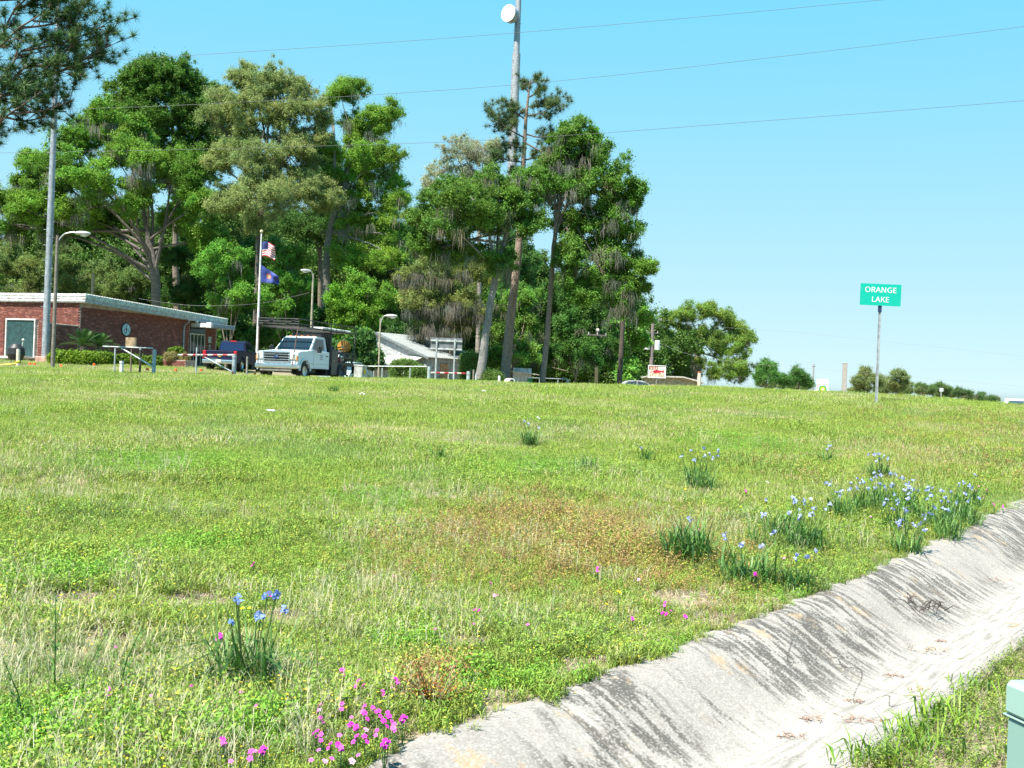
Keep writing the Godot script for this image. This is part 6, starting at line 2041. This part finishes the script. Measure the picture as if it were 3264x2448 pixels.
func spiderwort(label: String, foot: Vector3, blades: int, tall: float, heads: int, spread: float, blue := Color(0.33, 0.39, 0.76)) -> void:
	tall *= 1.25
	var o := thing("spiderwort", label, "flowering plant", foot, 0.0, "blue spiderworts on the verge")
	var g := Geo.new()
	for i in int(blades * 2.0):
		g.col = varied(Color(0.1, 0.21, 0.05), 0.35)
		var a := rnd(0, TAU)
		var out := Vector3(cos(a) * rnd(0.05, 0.85), 1.0, sin(a) * rnd(0.05, 0.85)).normalized()
		g.blade(Vector3(rnd(-1, 1), 0, rnd(-1, 1)) * spread * 0.55, out, tall * (rnd(0.3, 0.7) if rng.randf() < 0.5 else rnd(0.6, 1.05)), rnd(0.009, 0.016), rnd(0.02, 0.3) if rng.randf() < 0.6 else rnd(0.3, 0.85), 0.3)
	part("leaves", g, tinted(0.45, 0.5), o).set_meta("kind", "stuff")
	for i in int(heads * 1.15):
		var a := rnd(0, TAU)
		var tip := Vector3(cos(a) * rnd(0.1, 1.0) * spread, tall * rnd(0.6, 1.0), sin(a) * rnd(0.1, 1.0) * spread)
		g = Geo.new()
		g.col = Color(0.09, 0.16, 0.05)
		g.tube([Vector3(tip.x * 0.3, 0, tip.z * 0.3), tip * Vector3(0.7, 0.6, 0.7), tip], [0.004, 0.004, 0.003], 4, false)
		for k in 3 + rng.randi() % 4:
			var m := tip + any_dir() * rnd(0.008, 0.028)
			var up := (any_dir() + Vector3(0, 0.4, 0.7)).normalized()
			var u := up.cross(Vector3(0.3, 0.2, 0.9)).normalized()
			var w := up.cross(u)
			for p in 3:
				var ang := TAU * p / 3.0 + k
				g.col = varied(blue, 0.25)
				var d := u * cos(ang) + w * sin(ang)
				g.leaf(m + d * 0.009, up, d, 0.021, 0.02)
			g.col = Color(0.7, 0.6, 0.1)
			g.leaf(m + up * 0.004, up, u, 0.007, 0.007)
		part("flower_head", g, tinted(0.5, 0.4), o)

func phlox_mesh(seed_: int, tint: Color, count: int) -> Array:
	var g := Geo.new()
	var stem := Geo.new()
	rng.seed = seed_
	for f in count:
		var tip := Vector3(rnd(-0.025, 0.025), rnd(0.11, 0.15), rnd(-0.025, 0.025)) if count > 1 else Vector3(0, 0.13, 0)
		stem.col = Color(0.12, 0.2, 0.06)
		stem.tube([Vector3.ZERO, tip * Vector3(0.8, 0.5, 0.8), tip], [0.003, 0.002, 0.002], 4, false)
		for k in 3:
			stem.leaf(tip * rnd(0.3, 0.8) + any_dir() * 0.012, Vector3.UP, any_dir(), 0.04, 0.009)
		var up := Vector3(rnd(-0.3, 0.3), 0.75, rnd(0.3, 0.8)).normalized()
		var u := up.cross(Vector3(1, 0.1, 0.2)).normalized()
		var w := up.cross(u)
		for p in 5:
			var a := TAU * p / 5.0 + f
			var d := u * cos(a) + w * sin(a)
			g.col = varied(tint, 0.15)
			g.leaf(tip + d * 0.007 + up * 0.001, up, d, 0.014, 0.013)
		g.col = Color(0.25, 0.01, 0.12)
		g.leaf(tip + up * 0.003, up, u, 0.006, 0.006)
	return [g.mesh(), stem.mesh()]

func flowers() -> void:
	spiderwort("nearest blue spiderwort clump, tall strappy leaves in the lower left", on(-1.52, -6.36), 95, 0.52, 8, 0.3, Color(0.17, 0.27, 0.68))
	spiderwort("blue spiderwort alone in mid verge, left of the big flower drifts", on(2.86, -15.80), 70, 0.52, 9, 0.38)
	spiderwort("small spiderwort halfway up the verge below the leaning oak", on(0.38, -19.86), 60, 0.42, 3, 0.22)
	spiderwort("large leafy clump with few flowers beside the brown weed patch", on(1.85, -10.83), 170, 0.52, 1, 0.4)
	spiderwort("spiderwort clump with fallen leaves nearest the gutter edge", on(2.28, -9.98), 90, 0.42, 6, 0.45)
	spiderwort("spiderwort clump with dense blue heads above the gutter", on(3.35, -11.79), 80, 0.45, 9, 0.35)
	spiderwort("spiderwort between leafy clump and dense blue heads", on(3.25, -12.41), 50, 0.42, 6, 0.35)
	spiderwort("low spiderwort close to the gutter edge under the dense heads", on(2.73, -9.87), 60, 0.32, 4, 0.25)
	spiderwort("tall pale spiderwort with seed stalks left of the long blue drift", on(2.91, -11.71), 30, 0.4, 3, 0.4)
	var ordinal := ["first", "second", "third", "fourth", "fifth", "sixth", "seventh", "eighth", "ninth", "tenth", "eleventh", "twelfth", "thirteenth", "fourteenth", "fifteenth", "sixteenth", "seventeenth", "eighteenth", "nineteenth", "twentieth"]
	var heads := [8, 10, 9, 8, 5, 7, 9, 8, 6, 6, 5, 4, 3, 2]
	var feet := [on(5.33, -15.13), on(5.22, -14.26), on(5.62, -14.84), on(5.39, -13.82), on(4.93, -14.53), on(4.84, -13.12), on(5.49, -13.39), on(6.03, -14.26), on(5.98, -13.78), on(5.34, -12.80), on(4.49, -11.87), on(6.63, -15.22), on(4.40, -13.94), on(6.15, -17.49)]
	feet.sort_custom(func(p, q): return p.x / -p.z < q.x / -q.z)
	for i in feet.size():
		spiderwort("%s blue spiderwort from the left in the long drift under the place name sign" % ordinal[i], feet[i], 45, 0.36 + 0.1 * rng.randf(), heads[i], 0.3)
	for s in [[on(2.37, -18.27), "single small spiderwort with one bud left of the mid verge clump", 26, 1], [on(5.73, -19.08), "faint spiderwort near the top of the verge above the long drift", 30, 2], [on(1.28, -17.06), "leafy tuft without flowers below the small hut", 40, 0], [on(-1.18, -17.41), "dark leafy stalk tuft right of the truck on the verge", 36, 0], [on(-4.80, -28.43), "dark green tuft on the crest below the truck bed", 50, 0]]:
		spiderwort(s[1], s[0], s[2], 0.34, s[3], 0.2)
	# pink phlox: three shapes, set out one by one
	var keep := rng.state
	var kinds := []
	for k in 4:
		kinds.append(phlox_mesh(200 + k, [Color(0.7, 0.07, 0.5), Color(0.75, 0.16, 0.52), Color(0.62, 0.03, 0.45), Color(0.72, 0.3, 0.55)][k], [3, 1, 4, 2][k]))
	rng.state = keep
	var groups := [
		["pink phlox flower in the cluster by the lower gutter", [on(-0.82, -5.61), on(-0.77, -5.50), on(-0.71, -5.59), on(-0.67, -5.48), on(-0.65, -5.63), on(-0.61, -5.56), on(-0.57, -5.60), on(-0.54, -5.45), on(-0.74, -5.32), on(-0.68, -5.37), on(-0.60, -5.30), on(-0.50, -5.50), on(-0.90, -5.23), on(-0.85, -5.17), on(-0.85, -5.01), on(-0.81, -5.10), on(-0.78, -5.18), on(-0.69, -5.12), on(-0.63, -5.18), on(-0.55, -5.13), on(-0.90, -5.45), on(-0.97, -5.55), on(-0.53, -5.29), on(-0.66, -5.00), on(-0.81, -4.93), on(-0.77, -4.90), on(-0.86, -4.87), on(-0.76, -5.03), on(-0.69, -4.92), on(-0.96, -5.63), on(-0.56, -5.38), on(-0.51, -5.35)], 0.02],
		["pink phlox flower at the bottom edge", [on(-1.14, -4.95), on(-1.11, -4.98), on(-1.11, -4.83), on(-1.21, -4.79)], 0.02],
		["pink phlox flower around the nearest spiderwort", [on(-1.44, -5.87), on(-1.86, -6.87), on(-1.75, -6.00), on(-1.54, -5.68), on(-1.28, -5.48), on(-1.32, -5.05), on(-1.28, -5.63), on(-1.87, -6.99), on(-2.44, -6.67), on(-2.12, -5.78), on(-1.93, -5.84)], 0.0],
		["pink phlox flower beside the rusty bush", [on(-0.92, -6.31), on(-0.80, -6.18), on(-0.81, -6.04), on(-0.61, -6.06), on(-0.64, -5.97), on(-0.61, -6.16)], 0.0],
		["pink phlox flower below the brown weed patch", [on(-0.12, -9.04), on(-0.09, -8.54), on(-0.05, -8.62), on(-0.21, -8.15), on(-0.21, -7.69), on(-0.48, -7.52), on(0.18, -7.62), on(0.87, -9.68), on(-0.97, -9.26), on(-2.25, -9.41), on(-1.84, -8.40)], 0.0],
		["pink phlox flower above the gutter's middle", [on(1.32, -8.53), on(1.33, -8.37), on(1.26, -8.29), on(1.17, -9.36), on(1.42, -8.24), on(1.00, -8.17), on(2.19, -12.01), on(2.44, -9.96), on(2.56, -10.08), on(2.79, -10.65), on(2.31, -9.74)], 0.0],
		["pink phlox flower beside the blue drift", [on(7.22, -16.19), on(7.28, -16.01), on(6.92, -15.35), on(6.84, -14.80), on(6.92, -14.70), on(7.08, -15.96), on(4.76, -14.03), on(3.44, -15.17), on(4.65, -13.52), on(5.49, -13.85)], 0.0],
	]
	var look := ["magenta phlox with three blossoms", "rose pink phlox with one blossom", "deep magenta phlox with four blossoms", "pale pink phlox with two blossoms"]
	for gr in groups:
		var spots: Array = gr[1].duplicate()
		spots.sort_custom(func(p, q): return p.x / -p.z < q.x / -q.z)
		var seen := [0, 0, 0, 0]
		for at in spots:
			var kind: int = [0, 1, 2, 1, 3, 0][rng.randi() % 6]
			var where: String = gr[0].trim_prefix("pink phlox flower ")
			var o := thing("phlox", "%s %s, %s from left" % [look[kind], where, ordinal[seen[kind]]], "flower", at, rnd(-70, 70), "pink phlox " + where)
			seen[kind] += 1
			o.scale = Vector3.ONE * rnd(0.9, 1.25)
			part("petals", kinds[kind][0], tinted(0.5, 0.4), o)
			part("stem", kinds[kind][1], tinted(0.6, 0.4), o)
	# yellow daisies
	var yg := phlox_mesh(210, Color(0.85, 0.68, 0.02), 1)
	rng.state = keep
	for s in [[on(0.92, -8.46), "bright yellow flower below the brown weed patch", 1.9], [on(0.82, -8.41), "smaller yellow flower just left of the bright one", 1.2], [on(-1.92, -7.77), "yellow flower above the nearest spiderwort", 1.3], [on(-1.89, -7.85), "yellow flower right of the one above the nearest spiderwort", 1.2], [on(3.02, -13.66), "yellow flower between mid verge clump and blue drift", 1.2], [on(2.50, -14.88), "yellow flower left of the mid verge spiderwort", 1.2], [on(4.26, -16.15), "yellow flower upslope of the blue drift", 1.2]]:
		var o := thing("yellow_flower", s[1], "flower", s[0], rnd(-60, 60), "yellow flowers on the verge")
		o.scale = Vector3.ONE * s[2]
		part("petals", yg[0], tinted(0.5, 0.4), o)
		part("stem", yg[1], tinted(0.6, 0.4), o)
	# tall green stalks
	for s in [[on(-2.48, -5.88), "tallest dark green weed stalk near the left edge", 0.62, 0.0, 40], [on(-2.42, -5.42), "leaning weed stalk left of the tallest one", 0.42, -0.25, 26], [on(-2.32, -5.77), "slanting weed stalk right of the tallest one", 0.45, 0.3, 26], [on(-2.18, -6.00), "thin slanting weed stalk further right of the tallest one", 0.5, 0.35, 20], [on(-1.09, -6.32), "dark upright stalk right of the nearest spiderwort", 0.48, -0.12, 10], [on(-1.13, -6.22), "short dark stalk beside the upright one", 0.3, 0.05, 10], [on(3.87, -14.15), "thin brown seed stalk above the dense blue heads", 0.75, -0.12, 6], [on(3.64, -12.90), "second brown seed stalk above the dense blue heads", 0.6, -0.2, 6], [on(6.46, -16.50), "thin brown seed stalk in the blue drift", 0.5, 0.05, 6]]:
		var o := thing("weed_stalk", s[1], "weed", s[0])
		var g := Geo.new()
		var tall: float = s[2]
		g.col = Color(0.07, 0.13, 0.04) if s[4] > 15 else Color(0.16, 0.13, 0.06)
		var top := Vector3(s[3] * tall, tall, rnd(-0.1, 0.1))
		g.tube([Vector3.ZERO, top * 0.5 + Vector3(-s[3] * 0.06, 0.02, 0), top], [0.006, 0.004, 0.0015], 5)
		part("stalk", g, tinted(0.6), o)
		g = Geo.new()
		for i in int(s[4]) * 2:
			var t := pow(rng.randf(), 0.8)
			var a := rnd(0, TAU)
			g.col = varied(Color(0.1, 0.2, 0.045), 0.25)
			g.blade(top * t, Vector3(cos(a), rnd(0.3, 1.2), sin(a)).normalized(), 0.09 * (1.1 - t) + 0.015, 0.007, 0.1)
		part("narrow_leaves", g, tinted(0.5, 0.5), o).set_meta("kind", "stuff")
	# rusty bush by the gutter
	var bush := thing("rusty_bush", "rust and gold coloured low bush above the gutter edge", "bush", on(-0.39, -6.05))
	var gb := Geo.new()
	var lf := Geo.new()
	for i in 70:
		var a := rnd(0, TAU)
		var d := Vector3(cos(a) * rnd(0.2, 1.3), rnd(0.5, 1.2), sin(a) * rnd(0.2, 1.0)).normalized()
		var l := rnd(0.15, 0.34)
		gb.tube([Vector3(rnd(-0.05, 0.05), 0, rnd(-0.05, 0.05)), d * l * 0.6 + Vector3(0, 0.03, 0), d * l], [0.003, 0.002, 0.001], 4, false)
		for k in 9:
			lf.col = varied([Color(0.4, 0.2, 0.045), Color(0.5, 0.36, 0.05), Color(0.3, 0.1, 0.04), Color(0.3, 0.33, 0.06)][rng.randi() % 4], 0.25)
			lf.leaf(d * l * rnd(0.4, 1.05) + any_dir() * 0.02, (any_dir() + Vector3.UP).normalized(), any_dir(), rnd(0.012, 0.026), rnd(0.007, 0.014))
	part("twigs", gb, mat(0.2, 0.08, 0.045), bush).set_meta("kind", "stuff")
	part("foliage", lf, tinted(0.55, 0.4), bush).set_meta("kind", "stuff")
	# feathery pale grass plumes
	for s in [[on(1.07, -9.78), "pale feathery grass plume above the bright yellow flower"], [on(-1.04, -9.15), "pale feathery grass plume in the lower middle, left of the brown patch"], [on(-2.19, -8.79), "pale feathery grass plume above the nearest spiderwort"], [on(4.97, -18.90), "pale feathery grass plume high on the verge"], [on(-10.61, -28.62), "pale dry grass tuft on the crest before the plain gate"]]:
		var g := Geo.new()
		for i in 90:
			g.col = varied(Color(0.5, 0.45, 0.33), 0.25)
			var a := rnd(0, TAU)
			g.blade(Vector3(rnd(-0.25, 0.25), 0, rnd(-0.2, 0.2)), Vector3(cos(a) * rnd(0.05, 0.5), 1, sin(a) * 0.3).normalized(), rnd(0.14, 0.3), 0.003, 0.25)
		var mi := part("grass_plume", g, tinted(0.7, 0.5))
		mi.position = s[0]
		tag(mi, s[1], "grass plume", "pale grass plumes")
		mi.set_meta("kind", "stuff")
	# white litter
	for s in [[on(-5.17, -22.72), "crumpled white litter on the verge below the white truck", 0.08], [on(-3.85, -27.20), "small crumpled white litter near the utility cabinet", 0.06], [on(-0.77, -29.35), "scrap of white litter near the leaning trunk", 0.05], [on(0.63, -23.12), "flat strip of white litter right of the small spiderwort", 0.05], [on(3.94, -16.04), "white petal like scrap upslope of the dense blue heads", 0.025]]:
		var g := Geo.new()
		for k in 3:
			g.ball(Vector3((k - 1) * s[2] * 0.75, 0.11 + rnd(-0.01, 0.03), rnd(-0.03, 0.03)), Vector3(1.0, 0.55, 0.6) * s[2] * rnd(0.4, 0.65), 5, 7)
		var mi := part("litter", g, mat(0.75, 0.76, 0.78, 0.6))
		mi.position = s[0]
		tag(mi, s[1], "litter", "white litter on the verge")
	# debris in the gutter
	var slab := func(p: Vector3) -> Vector3: return Vector3(p.x, rise(p.x, p.z) + gutter(across(p.x, p.z)) + 0.028, p.z)
	var tangle := thing("twig_tangle", "dark tangle of vine twigs lying in the gutter", "twigs", slab.call(on(4.07, -10.17)))
	var tg := Geo.new()
	for i in 16:
		var a := rnd(0, TAU)
		var p := Vector3(rnd(-0.2, 0.2), 0.02, rnd(-0.12, 0.12))
		tg.tube([p, p + Vector3(cos(a) * 0.12, rnd(0.05, 0.16), sin(a) * 0.08), p + Vector3(cos(a) * 0.24 + rnd(-0.1, 0.1), rnd(0.0, 0.12), sin(a) * 0.14)], [0.0045, 0.004, 0.002], 5)
	part("twigs", tg, mat(0.05, 0.035, 0.03), tangle).set_meta("kind", "stuff")
	for s in [[on(3.69, -9.23), "tan dried weed standing in the gutter below the twig tangle", 0.2, true], [on(2.52, -7.34), "reddish brown dead weed lying low in the gutter", 0.16, false], [on(2.59, -7.76), "brown leaf curl in the gutter above the dead weed", 0.07, false], [on(2.13, -7.29), "thin brown dead stem left of the reddish dead weed", 0.1, false], [on(1.91, -6.93), "thin dead stem nearest the bottom of the gutter", 0.1, false], [on(3.21, -8.09), "small pale dried weed in the middle of the gutter", 0.09, true], [on(5.46, -11.86), "brown dead weed in the upper part of the gutter", 0.22, false], [on(3.14, -8.45), "dark flat leaf on the pale gutter floor", 0.08, false], [on(3.96, -9.56), "dark leaf just right of the tan dried weed", 0.06, false]]:
		var o := thing("dead_weed", s[1], "dead weed", slab.call(s[0]))
		var g := Geo.new()
		for i in 40:
			g.col = varied(Color(0.42, 0.27, 0.15) if s[3] else Color(0.3, 0.16, 0.11), 0.3)
			var p := Vector3(rnd(-1, 1) * s[2], 0.004, rnd(-0.5, 0.5) * s[2])
			var a := rnd(0, TAU)
			g.blade(p, Vector3(cos(a), rnd(0.1, 2.0 if s[3] else 0.35), sin(a)).normalized(), s[2] * rnd(0.2, 0.6), 0.007, 0.2)
		part("stems", g, tinted(0.8), o).set_meta("kind", "stuff")
	# long fresh blades on the near bank, each a tuft of its own
	var tufts := [[on(2.17, -6.01), "fresh green grass tuft nearest the bottom edge by the gutter", 60, 0.3], [on(2.49, -6.44), "fresh green grass tuft leaning over the gutter edge", 60, 0.32], [on(2.85, -6.82), "tall fresh grass tuft in the middle of the near bank", 50, 0.34], [on(2.49, -6.08), "broad fresh grass tuft left of the pedestal", 60, 0.28], [on(2.88, -6.49), "thin grass tuft between straw litter and pedestal", 30, 0.26], [on(2.05, -6.04), "low grass tuft at the lower gutter edge", 30, 0.2], [on(3.50, -7.47), "dark green grass tuft right behind the pedestal top", 40, 0.2], [on(3.45, -7.73), "small weedy tuft at the upper near bank", 40, 0.16], [on(2.73, -5.85), "sparse grass tuft before the pedestal foot", 24, 0.24]]
	for s in tufts:
		var o := thing("grass_tuft", s[1], "grass tuft", s[0], 0.0, "fresh grass tufts on the near bank")
		var g := Geo.new()
		for i in int(s[2]):
			g.col = varied(Color(0.2, 0.33, 0.035) if rng.randf() < 0.75 else Color(0.1, 0.2, 0.04), 0.25)
			var a := rnd(0, TAU)
			g.blade(Vector3(rnd(-0.14, 0.14), -0.01, rnd(-0.14, 0.14)), Vector3(cos(a) * rnd(0.2, 0.8) - 0.15, 1.0, sin(a) * rnd(0.2, 0.8)).normalized(), s[3] * rnd(0.45, 1.0), rnd(0.008, 0.015), rnd(0.05, 0.4), 0.3)
		part("blades", g, tinted(0.45, 0.55), o).set_meta("kind", "stuff")
	# dead leaves on the near bank
	var lt := []
	var lc := []
	var leaf := Geo.new()
	leaf.leaf(Vector3.ZERO, Vector3.UP, Vector3(1, 0, 0), 0.05, 0.03)
	for i in 260:
		var s := rnd(2.2, 7.0)
		var n := rnd(-1.9, 0.3)
		var x := 0.618 * s + 0.786 * n
		var z := -0.786 * s + 0.618 * n
		lt.append(Transform3D(Basis(any_dir(), rnd(0, 0.7)) * Basis(Vector3.UP, rnd(0, TAU)), on(x, z, 0.02)))
		lc.append(varied([Color(0.4, 0.2, 0.1), Color(0.32, 0.25, 0.2), Color(0.45, 0.3, 0.18)][rng.randi() % 3], 0.25))
	tag(scatter("fallen_leaves", leaf.mesh(), tinted(0.8, 0.2), lt, lc), "brown dead leaves scattered over the near bank", "leaves", "", "stuff")
	# pale green telephone pedestal
	var base: Vector3 = on(1.40, -2.75)
	var top_y: float = Vector3(1.36, 0.87, -2.75).y
	var ped := thing("utility_pedestal", "pale green plastic utility pedestal at the right edge", "pedestal", base, 12.0)
	var hh := top_y - base.y
	var pg := mat(0.19, 0.32, 0.295, 0.5, 0.0, false)
	var g2 := Geo.new()
	g2.box(Vector3(0, (hh - 0.09) / 2 - 0.1, 0), Vector3(0.105, hh - 0.09 + 0.2, 0.105), 0.012)
	part("shaft", g2, pg, ped)
	g2 = Geo.new()
	g2.box(Vector3(0, hh - 0.045, 0), Vector3(0.118, 0.09, 0.112), 0.012)
	var cap := part("cap", g2, mat(0.25, 0.39, 0.36, 0.5, 0.0, false), ped)
	g2 = Geo.new()
	g2.box(Vector3(0, hh - 0.092, 0), Vector3(0.117, 0.006, 0.117), 0.003)
	part("lip", g2, mat(0.2, 0.3, 0.27, 0.5, 0.0, false), cap)
